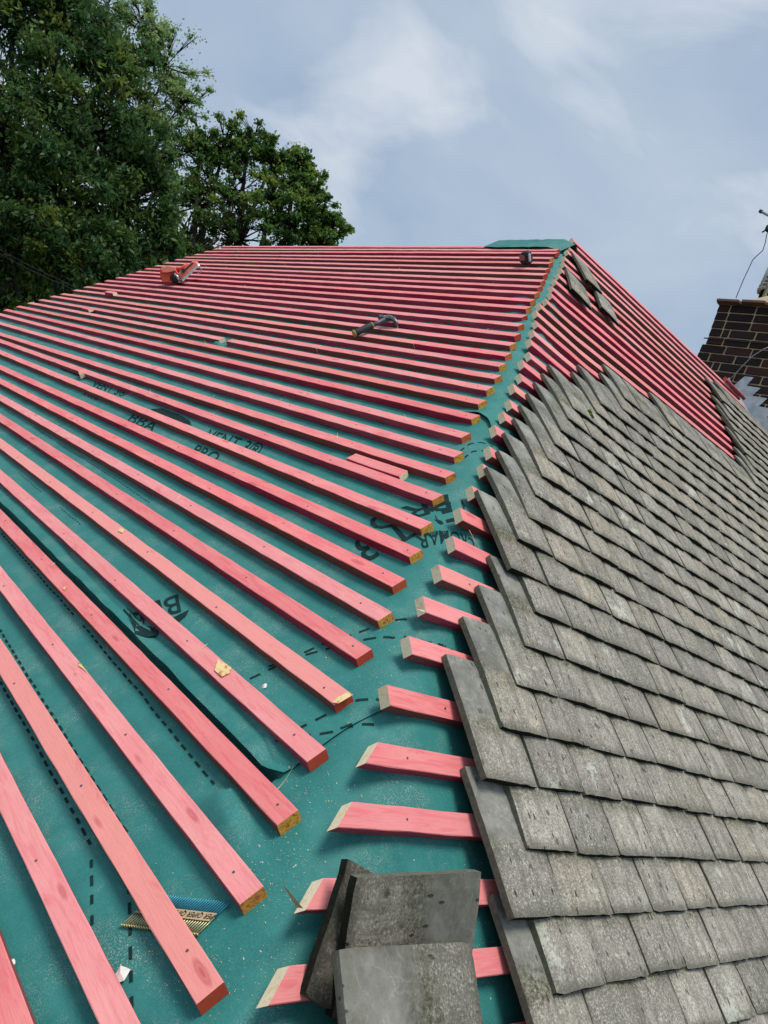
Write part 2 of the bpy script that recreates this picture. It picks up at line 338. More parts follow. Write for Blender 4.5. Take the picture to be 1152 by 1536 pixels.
# ------------------------------------------------------------------ ground and house
GR = plain('lawn_grass', (.045, .07, .022), .95, .1, var=.5, scale=4, bstr=.6)
o = link('ground', mesh('ground', [(-1500, -1500, 0), (1500, -1500, 0), (1500, 1500, 0), (-1500, 1500, 0)], [(0, 1, 2, 3)]), [GR]); o.location = (0, 0, 0); tag(o, kind='structure')
EV = 3.10                                     # plan distance of the eaves from the apex
def brickwall_mat():
    m, nt, b = newmat('house_wall_brick'); tc = N(nt, 'TexCoord').outputs['Object']
    sep = nt.nodes.new('ShaderNodeSeparateXYZ'); nt.links.new(tc, sep.inputs[0]); cm = nt.nodes.new('ShaderNodeCombineXYZ')
    nt.links.new(math_(nt, 'ADD', sep.outputs[0], sep.outputs[1]), cm.inputs[0]); nt.links.new(sep.outputs[2], cm.inputs[1])
    br = nt.nodes.new('ShaderNodeTexBrick'); nt.links.new(cm.outputs[0], br.inputs[0]); br.inputs['Scale'].default_value = 1
    br.inputs['Brick Width'].default_value = .225; br.inputs['Row Height'].default_value = .075; br.inputs['Mortar Size'].default_value = .005
    br.inputs['Color1'].default_value = (.20, .07, .045, 1); br.inputs['Color2'].default_value = (.12, .04, .03, 1); br.inputs['Mortar'].default_value = (.35, .31, .25, 1)
    setc(nt, b, br.outputs[0], .9, .15); bump(nt, b, br.outputs[1], -.4, .004); return m
HB = brickwall_mat()
house = empty('house', (0, 0, -ZA)); tag(house, 'brick house under the half stripped hipped roof', 'house')
wl = MB(); e = EV - .15; zt = -EV - .06; h2 = (zt + ZA) / 2
def wall(x0, y0, x1, y1):
    a = np.array([x0, y0, 0.]); b_ = np.array([x1, y1, 0.]); d = (b_ - a) / 2; n_ = unit([-d[1], d[0], 0]) * .06
    q = MB(); q.box((a + b_) / 2 + [0, 0, zt - h2], d, n_, [0, 0, h2]); q.obj('wall', [HB], house)
wall(-e + .06, -e + .13, -e + .06, 4.0); wall(-e, -e + .06, 6.4, -e + .06); wall(-e + .13, 4.0, e, 4.0); wall(e, 3.93, e, e + .2); wall(e, e + .06, 6.4, e + .06)
q = MB(); q.add([(-e, 4.06, zt), (e, 4.06, zt), (0, 4.06, -.1), (-e, 3.94, zt), (e, 3.94, zt), (0, 3.94, -.1)], [(0, 2, 1), (3, 4, 5), (0, 3, 5, 2), (2, 5, 4, 1), (0, 1, 4, 3)]); q.obj('gable', [HB], house)
BACKT = plain('old_brown_roof_tiles', (.13, .115, .10), .9, .1, scale=14, bstr=.6)
q = MB(); t_ = .05
q.add([(0.03, 4.1, -.10), (EV, 4.1, -EV - .07), (EV, EV, -EV - .07), (0.03, 0.03, -.10), (0.03, 4.1, -.16), (EV, 4.1, -EV - .13), (EV, EV, -EV - .13), (0.03, .03, -.16)], [(0, 3, 2, 1), (4, 5, 6, 7), (0, 1, 5, 4)])
q.add([(0.03, 0.03, -.10), (EV, EV, -EV - .07), (6.5, EV, -EV - .07), (6.5, .03, -.02), (0.03, 0.03, -.16), (EV, EV, -EV - .13), (6.5, EV, -EV - .13), (6.5, .03, -.08)], [(0, 3, 2, 1), (4, 5, 6, 7)])
q.obj('back_roof_slope', [BACKT], house)

# ------------------------------------------------------------------ the membrane surface
def nz(x, y, sc, seed=0):
    return mnoise.noise(Vector((x * sc + seed * 13.1, y * sc - seed * 7.7, seed * 3.3)))
def smin(a, b, k):
    h = max(k - abs(a - b), 0) / k; return min(a, b) - h * h * k * .25
def surf(x, y, off=-.0255):
    """height of the sheet over plan position x,y (both slopes pitch 45 degrees)"""
    s = -min(x, y) / c45
    zr = y + float(lift(x, max(s, 0))) * 1.414
    z = smin(x, zr, .11)
    d = abs(x - y)                           # distance from the hip in plan
    hipw = math.exp(-(d / .16) ** 2)
    up = min(max((2.3 - s) / 1.2, 0), 1)
    wr = .0035 * nz(x, y, 5) + .0022 * nz(x, y, 15, 2)
    u = (x + y) * .707; v = (x - y) * .707
    wr += hipw * (.005 + .012 * up) * nz(u * 1.0, v * .35, 13, 4) + hipw * up * .010 * nz(u, v * .5, 34, 5)
    wr += hipw * .010
    return z + off * 1.414 + wr
def surfP(x, y, off=-.0255): return np.array([x, y, surf(x, y, off)])
def LP(s, y, dh=0.):                          # a point of the sheet by slope coordinates of the first slope
    p = surfP(-s * c45 + .018, y); return p + dh * nL
def grid(name, us, vs, fn, mats, label, cat, thick=0):
    V = [fn(u, v) for u in us for v in vs]; m_ = len(vs)
    Fs = [(i * m_ + j, (i + 1) * m_ + j, (i + 1) * m_ + j + 1, i * m_ + j + 1) for i in range(len(us) - 1) for j in range(m_ - 1)]
    o = link(name, mesh(name, V, Fs, True), mats); tag(o, label, cat); return o
# lower sheet over both slopes; grid in (t along the slope, cross position)
def fold_bump(s, y):
    px = proj(SL(s + .0255, y, -.0255)); a = (px[0] - 300) / 120.; bb = (px[1] - 1235) / 75.
    e1 = 1 / (1 + math.exp(min(50, max(-50, -(px[1] - (1206 - 30 * math.sin(min(max((px[0] - 300) / 110., 0), 1) * math.pi * .5))) / 3.0))))
    r = math.exp(-((px[0] - 335 - (px[1] - 1200) * .28) / 34.) ** 2) * math.exp(-max(0, (px[1] - 1230) / 70.) ** 2)
    return .020 * r * e1
def adaptive(a, b, fine, coarse, mid):
    r = [a]; 
    while r[-1] < b: r.append(r[-1] + (fine if r[-1] < mid else coarse))
    r[-1] = b; return r
EAVE_S = EV / c45
us = sorted(set([round(EAVE_S * (1 - i / 250.), 4) for i in range(251)] + [round(3.26 + i * .005, 4) for i in range(30)]), reverse=True)
def base_fn(s, t):                            # t in [0,1): first slope (verge->hip);  [1,2]: second slope (hip->chimney)
    s0 = s
    if t < 1:
        y = 4.1 - (4.1 + s * c45) * (1 - (1 - t) ** 1.6)
        p = surfP(-s * c45, y)
        sr = s + .029 * 0 + 0.0
        if 3.2 < s < 3.45: p = p - nL * .055 * max(0, min(1, (y + 2.16) / .05)) * max(0, min(1, (sr - 3.288) / .006)) * max(0, min(1, (3.316 - sr) / .006))
        if s > 3.3 and y < -1.7: p = p + fold_bump(s, y) * nL
        return p
    x = -s * c45 + (2.75 + s * c45) * (t - 1) ** 1.4
    return surfP(x, -s * c45)
vs = [i / 170. for i in range(170)] + [1 + i / 60. for i in range(61)]
grid('roofing_membrane', us, vs, base_fn, [MEMB], 'lowest teal membrane sheet stretched over both roof slopes under the battens', 'roofing membrane')
# middle sheet: its lower edge gapes just above the batten near the left
ED = [(4.1, 3.318), (-.41, 3.318), (-1.115, 3.320), (-1.59, 3.322), (-1.92, 3.326), (-2.04, 3.328), (-2.13, 3.330), (-2.17, 3.31), (-2.4, 3.25)]
CR = [(4.1, 3.25), (-.9, 3.262), (-1.055, 3.285), (-1.325, 3.296), (-1.55, 3.300), (-1.653, 3.286), (-1.81, 3.272), (-1.946, 3.278), (-2.061, 3.290), (-2.13, 3.312), (-2.17, 3.29), (-2.4, 3.22)]
def itp(y, T): return float(np.interp(-y, [-a for a, _ in T], [b_ for _, b_ in T]))
def mid_fn(k, y):
    e_, c_ = itp(y, ED), itp(y, CR)
    s = [2.16, 2.6, 2.9, 3.1, 3.2, 3.24, c_ - .012, c_ - .004, c_, c_ + .006, c_ + (e_ - c_) * .5, e_ - .002, e_][k]
    up = min(1, max(0, (y + 2.17) / .08))
    dh = [0, .001, .001, .001, .002, .003, .005, .0075, .002, .005, .009, .0125, .012][k] * (.35 + .65 * up)
    p = surfP(-s * c45 + .017, y, -.0240); return p + dh * nL
ys = list(np.linspace(4.1, 0, 90)) + list(np.linspace(-.03, -2.165, 160))
# subdivide the smooth part so that it follows the sheet below
def mid2(i, y):
    if i < 70:
        s = 2.16 + (itp(y, CR) - .012 - 2.16) * i / 70.; return surfP(-s * c45 + .017, y, -.0240) + .0035 * max(0, (i - 50) / 20.) * nL
    return mid_fn(6 + i - 70, y)
grid('roofing_membrane', list(range(77)), ys, mid2, [MEMB], 'teal membrane sheet with a curling lower edge over a dark gap near the lower left', 'roofing membrane')
# the upper sheet drapes the hip as well and ends in a torn lower edge
EH = [(4.1, 2.13), (-.6, 2.105), (-1.02, 2.112), (-1.325, 2.092), (-1.42, 2.078), (-1.47, 2.093), (-1.52, 2.14)]
def up_fn(i, t):
    f = i / 150.
    if t < 1:
        y1 = 4.1; y0 = -1.60
        y = y1 + (y0 - y1) * t; yh = y
        e_ = float(np.interp(-y, [-a for a, _ in EH], [b_ for _, b_ in EH])) + .006 * nz(y, 0, 25, 3)
        smin_ = .03
        s = e_ * f + smin_ * (1 - f)
        x = -s * c45
        yy = max(y, -s * c45) if False else y
        hip = -s * c45
        # squeeze the columns so that they all stay on or left of the hip
        yy = 4.1 + (max(hip, -9) - 4.1) * t
        e2 = float(np.interp(-(4.1 + (-1.50 - 4.1) * t), [-a for a, _ in EH], [b_ for _, b_ in EH])) + .006 * nz(t * 5, 0, 15, 3)
        s = e2 * f + smin_ * (1 - f); x = -s * c45; yy = 4.1 + (x - 4.1) * t
        p = surfP(x, yy, -.0225); 
        return p + max(0, (f - .985) / .015) * .010 * nL
    e2 = 2.14 + .10 * (t - 1) ** .5; s = e2 * f + .03 * (1 - f); y = -s * c45; x = y + (.30) * (t - 1)
    p = surfP(x, y, -.0225); return p + max(0, (f - .985) / .015) * .008 * nR
vs = list(1 - (1 - np.linspace(0, 1, 150)) ** 1.5)[:-1] + list(np.linspace(1, 2, 40))
grid('roofing_membrane', list(range(151)), vs, up_fn, [MEMB], 'upper teal membrane sheet crumpled over the hip, ending in a torn edge halfway up', 'roofing membrane')
# ridge roll of membrane at the top of the hip
def ridge_fn(i, j):
    y = .53 - i * .0138; a = -1.9 + j * 3.8 / 22
    env = min(1, max(.02, (.53 - y) / .14)) ** .5 * min(1, max(.12, (y + .10) / .12)) ** .6; r = (.052 + .004 * nz(y, a * .05, 20, 6)) * env
    k = max(-1, min(1, a)); fl = (abs(a) - 1) if abs(a) > 1 else 0
    x = r * math.sin(k * 1.2) * 1.1 + math.copysign(fl * .09, a); z = r * math.cos(k * 1.2) - .055 * env - fl * .095
    return np.array([x, y, z + .006 - .035 * (1 - min(1, max(0, (y + .11) / .10)))])
grid('ridge_membrane', list(range(46)), list(range(23)), ridge_fn, [MEMB], 'small roll of teal membrane humped over the ridge at the top of the hip', 'roofing membrane')

# print on the membrane: dashes
def seg_on(P, w_, q, dz=.0022):
    P = [np.array(p) for p in P]
    for a, b_ in zip(P[:-1], P[1:]):
        d = unit(b_ - a); n_ = unit(np.cross(d, nL)); q.add([a + n_ * w_, b_ + n_ * w_, b_ - n_ * w_, a - n_ * w_], [(0, 1, 2, 3)])
from mathutils.bvhtree import BVHTree
bV = []; bF = []
for o_ in bpy.data.objects:
    if o_.name.startswith('roofing_membrane'):
        n0_ = len(bV); bV += [v.co.copy() for v in o_.data.vertices]; bF += [tuple(i + n0_ for i in p_.vertices) for p_ in o_.data.polygons]
BV = BVHTree.FromPolygons(bV, bF)
def topP(x, y, up=.0008):
    """point and outward normal of the uppermost sheet over a plan position"""
    h_ = BV.ray_cast(Vector((x, y, 3)), Vector((0, 0, -1)))
    if h_[0] is None: return surfP(x, y), nL
    n_ = np.array(h_[1]); n_ = n_ if n_[2] > 0 else -n_
    return np.array(h_[0]) + n_ * up, n_
def hipxy(pts):                               # seen points -> plan positions on the sheets
    out = []
    for px, py in pts:
        h_ = BV.ray_cast(Vector(CP), Vector(ray(px, py)))
        out.append((h_[0][0], h_[0][1]) if h_[0] is not None else (-9., -9.))
    return out
def dashline(pts, dash, gap, w_, q):
    P = [np.array(p, float) for p in pts]; L_ = []
    for a, b_ in zip(P[:-1], P[1:]):
        n_ = max(2, int(np.linalg.norm(b_ - a) / .003)); L_ += [a + (b_ - a) * k / n_ for k in range(n_)]
    W3 = [topP(p[0], p[1], .0010) for p in L_]; acc = 0; cur = []
    for i in range(1, len(W3)):
        acc += np.linalg.norm(W3[i][0] - W3[i - 1][0]); ph = acc % (dash + gap)
        if ph < dash and i < len(W3) - 1: cur.append(W3[i])
        else:
            if len(cur) > 1:
                d = unit(cur[-1][0] - cur[0][0]); V = []
                for c, n_ in cur: e_ = unit(np.cross(d, n_)); V += [c + e_ * w_, c - e_ * w_]
                q.add(V, [(2 * k, 2 * k + 1, 2 * k + 3, 2 * k + 2) for k in range(len(cur) - 1)])
            cur = []
def xyL(px, py): return hipxy([(px, py)])[0]
LINES = [([(0, 944), (27, 990), (90, 1090), (157, 1197), (193, 1252)], .020, .010, .0023), ([(193, 1325), (196, 1430), (199, 1540)], .020, .014, .0023),
         ([(0, 1022), (50, 1110), (98, 1197), (138, 1270)], .020, .010, .0023), ([(137, 1288), (138, 1340), (139, 1408)], .020, .014, .0023),
         ([(2, 800), (55, 860), (113, 926)], .020, .009, .0020), ([(124, 938), (220, 1052), (324, 1179)], .020, .009, .0021),
         ([(50, 640), (78, 659)], .012, .008, .0017), ([(84, 663), (150, 704), (228, 756)], .012, .008, .0018), ([(28, 709), (64, 740)], .012, .009, .0016), ([(90, 761), (122, 788)], .012, .009, .0016),
         ([(372, 1020), (430, 992), (480, 968), (530, 952), (590, 931), (625, 931)], .026, .012, .0027), ([(400, 1001), (450, 985), (500, 971), (545, 960), (590, 957), (640, 964), (700, 990)], .026, .012, .0027),
         ([(440, 1097), (490, 1072), (530, 1052), (570, 1050), (620, 1056), (700, 1085)], .026, .012, .0027), ([(410, 1112), (460, 1104), (500, 1098), (540, 1087), (575, 1090)], .026, .012, .0027),
         ([(690, 677), (705, 666), (722, 664), (740, 672)], .026, .012, .0027), ([(695, 688), (708, 678), (722, 676), (738, 684)], .026, .012, .0027)]
memb_low = bpy.data.objects['roofing_membrane']
def adopt(o, root):
    mw = o.matrix_basis.copy(); o.parent = root; o.matrix_basis = root.matrix_basis.inverted() @ mw
for i_, (pts, d_, g_, w_) in enumerate(LINES):
    pr = MB(); dashline(hipxy(pts), d_, g_, w_, pr)
    if pr.V: adopt(pr.obj('printed_dashed_line', [INK]), memb_low)
# print: lettering
def text_mesh(s_, bold=True):
    cu = bpy.data.curves.new('t', 'FONT'); cu.body = s_; cu.offset = .006 if bold else 0; cu.resolution_u = 3
    ob = bpy.data.objects.new('t', cu); COL.objects.link(ob); bpy.context.view_layer.update()
    dg = bpy.context.evaluated_depsgraph_get(); me = bpy.data.meshes.new_from_object(ob.evaluated_get(dg))
    V = [v.co.copy() for v in me.vertices]; Fs = [tuple(p.vertices) for p in me.polygons]
    bpy.data.objects.remove(ob); bpy.data.meshes.remove(me); return V, Fs
def print_text(s_, p0, p1, hgt, root, slant=.0, off=-.0240, dh=.003, name='printed_lettering', sgn=1):
    """baseline from plan point p0 to p1; letters stand to the left of that direction (sgn=1)"""
    V, Fs = text_mesh(s_); xs = [v.x for v in V]; x0, x1 = min(xs), max(xs); hh = max(v.y for v in V)
    P0 = surfP(*p0, off); P1 = surfP(*p1, off); d = P1 - P0; L_ = np.linalg.norm(d); d = d / L_
    nn = nL if P0[0] < P0[1] else nR
    upv = unit(np.cross(nn, d)) * sgn; out = []
    for v in V:
        q_ = P0 + d * L_ * (v.x - x0) / (x1 - x0) + (upv + d * slant) * hgt * v.y / hh
        w3 = surfP(q_[0], q_[1], off); out.append(w3 + nn * dh)
    o = child(name, out, Fs, [INK], root); return o
ml = [o for o in bpy.data.objects if o.name.startswith('roofing_membrane')]
mmid = [o for o in ml if 'curling' in o['label']][0]
def hz(px, py): return np.array(hipxy([(px, py)])[0])
def print_quad(s_, bs, be, ts, te, root, dh=.0018, off=-.0240, name='printed_lettering'):
    """lettering filling the plan quad between four seen points: baseline start, baseline end, top start, top end"""
    V, Fs = text_mesh(s_); x0, x1 = min(v.x for v in V), max(v.x for v in V); hh = max(v.y for v in V)
    a, b_, c_, d_ = (hz(*p) for p in (bs, be, ts, te)); out = []
    for v in V:
        t = (v.x - x0) / (x1 - x0); r = v.y / hh; p = (a * (1 - t) + b_ * t) * (1 - r) + (c_ * (1 - t) + d_ * t) * r
        out.append(topP(p[0], p[1], .0012)[0])
    return child(name, out, Fs, [INK], root)
def emblem(pix, root, dh=.0022):
    V = [topP(*hz(*p), .0016)[0] for p in pix]; child('printed_emblem', V, [tuple(range(len(V)))], [INK], root)
for dx, dy, k in ((0, 0, 1.), (-171, -76, .62)):
    T = lambda x, y: (313 + dx + (x - 313) * k, 649 + dy + (y - 649) * k)
    print_quad('VENT 3\u00ae', T(304, 660), T(384, 686), T(316, 643), T(399, 667), mmid); print_quad('PRO', T(286, 681), T(322, 694), T(297, 667), T(333, 681), mmid)
    if k == 1: print_quad('BBA', (190, 632), (228, 650), (203, 619), (241, 635), mmid)
    emblem([T(*p) for p in ((226, 614), (243, 613), (262, 620), (280, 631), (288, 638), (268, 633), (252, 626), (238, 622))], mmid)
    emblem([T(*p) for p in ((250, 618), (268, 622), (285, 632), (286, 636), (270, 628))], mmid)
print_quad('BBA', (267, 892), (184, 916), (272, 918), (200, 941), mmid, dh=.0058)
emblem([(284, 915), (262, 926), (245, 938), (268, 934), (279, 925)], mmid, .0058); emblem([(186, 936), (205, 940), (225, 940), (238, 944), (236, 955), (220, 957), (203, 951)], mmid, .0062)
print_quad('VENT 3', (706, 752), (528, 812), (716, 784), (548, 846), memb_low, off=-.0235)
print_quad('PRO', (672, 742), (550, 776), (676, 766), (562, 798), memb_low, off=-.0235)
print_quad('CROMAR', (712, 812), (624, 806), (710, 828), (630, 826), memb_low, off=-.0235)
print_quad('Building', (670, 797), (636, 802), (670, 803), (638, 808), memb_low, off=-.0235)

# ------------------------------------------------------------------ battens
BW, BT = .037, .022
def batten_mesh(L_, endA='O', endB='O', mit=0., seed=0):
    """box along local X, Y = down the slope, Z = out of the roof; origin = upper top edge at the start"""
    r = random.Random(seed); n_ = max(3, int(L_ / .05)); ch = .0011; V = []; Fs = []; mi = []
    prof = [(0, -BT), (0, -ch), (ch, 0), (BW - ch, 0), (BW, -ch), (BW, -BT)]
    for i in range(n_ + 1):
        x = L_ * i / n_; a = .0007 * mnoise.noise(Vector((x * 6, seed, 0))); b_ = .0009 * mnoise.noise(Vector((x * 5, seed, 9)))
        for k, (y, z) in enumerate(prof):
            xx = x - (mit * (y / BW) if i == 0 else 0)
            rg = .0012 * mnoise.noise(Vector((x * 90, seed * 2., k * 5.))) if k in (1, 2, 3, 4) else 0
            V.append((xx, y + a + rg, z + b_ + (rg if k in (2, 3) else 0)))
    m_ = 6
    for i in range(n_):
        for k in range(5):
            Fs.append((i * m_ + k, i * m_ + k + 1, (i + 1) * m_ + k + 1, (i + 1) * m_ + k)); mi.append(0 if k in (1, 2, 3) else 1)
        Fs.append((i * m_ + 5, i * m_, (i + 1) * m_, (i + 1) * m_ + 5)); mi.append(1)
    Fs.append(tuple(range(5, -1, -1))); mi.append({'O': 2, 'C': 3}[endA]); Fs.append(tuple(n_ * m_ + k for k in range(6))); mi.append({'O': 2, 'C': 3}[endB])
    me = mesh('roof_batten', V, [f[::-1] for f in Fs], False, mi); return me
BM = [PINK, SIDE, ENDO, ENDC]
ORD = lambda n_: f"{n_}{'th' if 10 <= n_ % 100 <= 20 else {1: 'st', 2: 'nd', 3: 'rd'}.get(n_ % 10, 'th')}"
q = MB(); q.tube([(0, 0, -.001), (0, 0, .0004)], .0021, 8); nail_me = mesh('nail_head', q.V, q.F); nail_me.materials.append(STEEL)
def lay(A, B, nrm, endA, endB, mit, seed, flip=False, nails=(), shift=0):
    X = unit(B - A); Z = unit(nrm - X * (nrm @ X)); Y = np.cross(Z, X)
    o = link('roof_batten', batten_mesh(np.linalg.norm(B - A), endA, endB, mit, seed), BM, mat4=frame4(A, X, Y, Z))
    for x in nails:
        p_ = bpy.data.objects.new('nail_head', nail_me); COL.objects.link(p_); p_.parent = o; p_.location = (x, BW * random.uniform(.35, .65), .0006)
    return o
LT = {0: (0.055, 4.102), 1: (0.145, 4.103), 2: (0.239, 4.115), 3: (0.349, 4.107), 4: (0.441, 4.125), 5: (0.533, 4.147), 6: (0.648, 4.132), 7: (0.748, 4.133), 8: (0.846, 4.135), 9: (0.944, 4.108), 16: (1.652, 4.1), 17: (1.728, 4.14), 18: (1.832, 4.134), 19: (1.925, 4.14), 20: (2.024, 4.13), 21: (2.125, 4.15), 22: (2.215, 4.038), 23: (2.337, 3.544), 24: (2.464, 3.029), 25: (2.568, 2.61), 26: (2.667, 2.206), 27: (2.759, 1.833), 28: (2.851, 1.465), 29: (2.943, 1.092), 30: (3.04, 0.698), 31: (3.139, 0.296), 32: (3.24, -0.112), 33: (3.339, -0.512), 34: (3.436, -0.907), 35: (3.54, -1.328), 36: (3.641, -1.734), 37: (3.735, -2.115)}
RT = {0: (0.108, -0.052), 1: (0.173, -0.107), 2: (0.235, -0.154), 3: (0.341, -0.206), 4: (0.435, -0.279), 5: (0.547, -0.355), 6: (0.64, -0.419), 7: (0.745, -0.494), 8: (0.84, -0.559), 9: (0.932, -0.621), 10: (1.036, -0.688), 11: (1.135, -0.752), 12: (1.242, -0.825), 13: (1.343, -0.897), 14: (1.449, -0.976), 15: (1.545, -1.04), 16: (1.644, -1.109), 17: (1.737, -1.168), 18: (1.836, -1.241), 19: (1.929, -1.293), 20: (2.028, -1.356), 21: (2.127, -1.426), 22: (2.239, -1.499), 23: (2.342, -1.576), 24: (2.442, -1.649), 25: (2.545, -1.713), 26: (2.656, -1.795), 27: (2.752, -1.867), 28: (2.85, -1.926), 29: (2.943, -1.995), 30: (3.041, -2.054), 31: (3.139, -2.121), 32: (3.244, -2.194), 33: (3.342, -2.262), 34: (3.444, -2.333), 35: (3.545, -2.409), 36: (3.64, -2.47), 37: (3.737, -2.54)}
JOINT = {19: (.60, .52), 18: (-.16, -.1625), 16: (-.60, -.6025)}
LB = {}
def endword(k):                               # how the right hand end grain looks
    return ''
NLB = 40
for k in range(NLB):
    if k in RT: sR, yR = RT[k]
    else: sR, yR = .04 + .1 * k, -(.04 + .1 * k) * c45 + .10
    if k in LT:
        sL, yL = LT[k]; sE = sL if yL > 3.9 else sR + (sL - sR) * (4.12 - yR) / (yL - yR)
        if abs(sE - (.04 + .1 * k)) > .03 and k > 2: sE = .04 + .1 * k + .01 * random.uniform(-1, 1)
        yE = yL if yL > 3.9 else 4.12 + random.uniform(-.02, .02)
    else: sE, yE = .04 + .1 * k + random.uniform(-.004, .004), 4.12 + random.uniform(-.02, .02)
    A = SL(sR, yR); B = SL(sE, yE)            # start at the hip end
    who = ('ridge batten at the very top of the left roof slope' if k == 0 else f'{ORD(k + 1)} batten down from the ridge on the left roof slope')
    def nl(a, b_): 
        if k < 18: return ()
        xs = []; x = .035 + (.02 * (k % 3)); 
        while x < b_ - a: 
            xs.append(x + random.uniform(-.01, .01)); x += .40
        return [x for x in xs if x < 2.6][:6]
    if k in JOINT:
        ya, yb = JOINT[k]; T = lambda y: A + (B - A) * ((y - yR) / (yE - yR))
        o1 = lay(A, T(yb), nL, 'O', 'C', 0, k, nails=nl(0, np.linalg.norm(T(yb) - A))); tag(o1, 'hip end of the jointed ' + who, 'batten', 'pink dyed battens on the left roof slope')
        o2 = lay(T(ya), B, nL, 'C', 'O', 0, k + 100); tag(o2, 'gable end of the jointed ' + who, 'batten', 'pink dyed battens on the left roof slope')
    else:
        o1 = lay(A, B, nL, 'O', 'O', 0, k, nails=nl(0, np.linalg.norm(B - A))); LB[k] = o1; tag(o1, 'pink ' + who, 'batten', 'pink dyed battens on the left roof slope')
BARE = endmat('bare_yellow_wood', (.82, .55, .20), (.84, .66, .34), (.55, .22, .12))
def patch(k, pix):
    o = LB[k]; mi_ = o.matrix_basis.inverted(); V = []
    for px, py in pix:
        s_, y_ = atL(px, py, .001); V.append(tuple(mi_ @ (Vector(SL(s_, y_, .0028)) + Vector((0, 0, ZA)))))
    V = [(v[0], min(BW - .0004, max(.0004, v[1])), .0024) for v in V]; c_ = link('bare_wood_patch', mesh('bare_wood_patch', V, [tuple(range(len(V)))]), [BARE], parent=o)
patch(34, [(120, 991), (126, 995), (132, 1003), (138, 1010), (130, 1008), (124, 1003), (118, 999)])
patch(32, [(327, 990), (350, 1000), (345, 1010), (333, 1016), (322, 1006)])
patch(31, [(522, 1039), (530, 1043), (508, 1056), (496, 1056), (504, 1048)])
patch(33, [(97, 880), (100, 882), (98, 886), (95, 884)])
patch(31, [(180, 792), (187, 795), (184, 800), (178, 797)])
# right slope
RTT = [(0.031, 0.032), (0.139, -0.044), (0.217, -0.104), (0.352, -0.195), (0.432, -0.246), (0.543, -0.323), (0.642, -0.397), (0.738, -0.471), (0.852, -0.552), (0.929, -0.602), (1.048, -0.7), (1.15, -0.798), (1.25, -0.874), (1.335, -0.915), (1.435, -0.985), (1.524, -1.048), (1.629, -1.10), (1.721, -1.187), (1.82, -1.242), (1.917, -1.328), (2.021, -1.389), (2.104, -1.461), (2.197, -1.542), (2.314, -1.61), (2.398, -1.673), (2.509, -1.759), (2.606, -1.84), (2.705, -1.899), (2.803, -1.977), (2.897, -2.055), (2.998, -2.122), (3.111, -2.206), (3.215, -2.285), (3.309, -2.36), (3.411, -2.432), (3.504, -2.5)]
XC = 2.62                                     # chimney face
XEND = XC - .02
for k in range(-1, 40):
    if 0 <= k < len(RTT): sa, xa = RTT[k]; sa = .3 * (.009 + .1 * k + .012) + .7 * sa if k > 2 else sa
    elif k < 0: sa, xa = -.045, .085
    else: sa, xa = .009 + .1 * k, -(.009 + .1 * k) * c45
    xe = XEND - .10 if k < 4 else XEND
    se = .009 + .1 * k + random.uniform(-.004, .004)
    if k > 22: se = sa + (se - sa) * .3
    A = SR(sa, xa); B = SR(se, xe) if k > 14 else SR(se, xe)
    mit = .036 if k >= 32 else 0.
    # battens follow the slight rise of the slope: two straight runs would show, so bend the mesh
    X = unit(B - A); Z = unit(nR - X * (nR @ X)); Y = np.cross(Z, X); L_ = np.linalg.norm(B - A)
    me = batten_mesh(L_, 'C', 'O', -mit if mit else 0, 200 + k)
    if mit: pass
    for v in me.vertices:
        f = v.co.x / L_; s_ = sa + (se - sa) * f; x_ = xa + (xe - xa) * f
        v.co.z += (SR(s_, x_) - (A + (B - A) * f)) @ Z
    # the right slope runs away from the hip, local Y must point down the slope
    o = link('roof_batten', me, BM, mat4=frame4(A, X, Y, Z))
    who = ('topmost pink batten along the ridge of the right hand roof slope' if k < 0 else f'{ORD(k + 2)} pink batten down from the ridge on the right hand slope' + (', partly tiled over' if k > 10 else ''))
    tag(o, who, 'batten', 'pink dyed battens on the right hand roof slope')
    if k > 20:
        p_ = bpy.data.objects.new('nail_head', nail_me); COL.objects.link(p_); p_.parent = o; p_.location = (.10 + .05 * (k % 2), BW * .5, .0006)

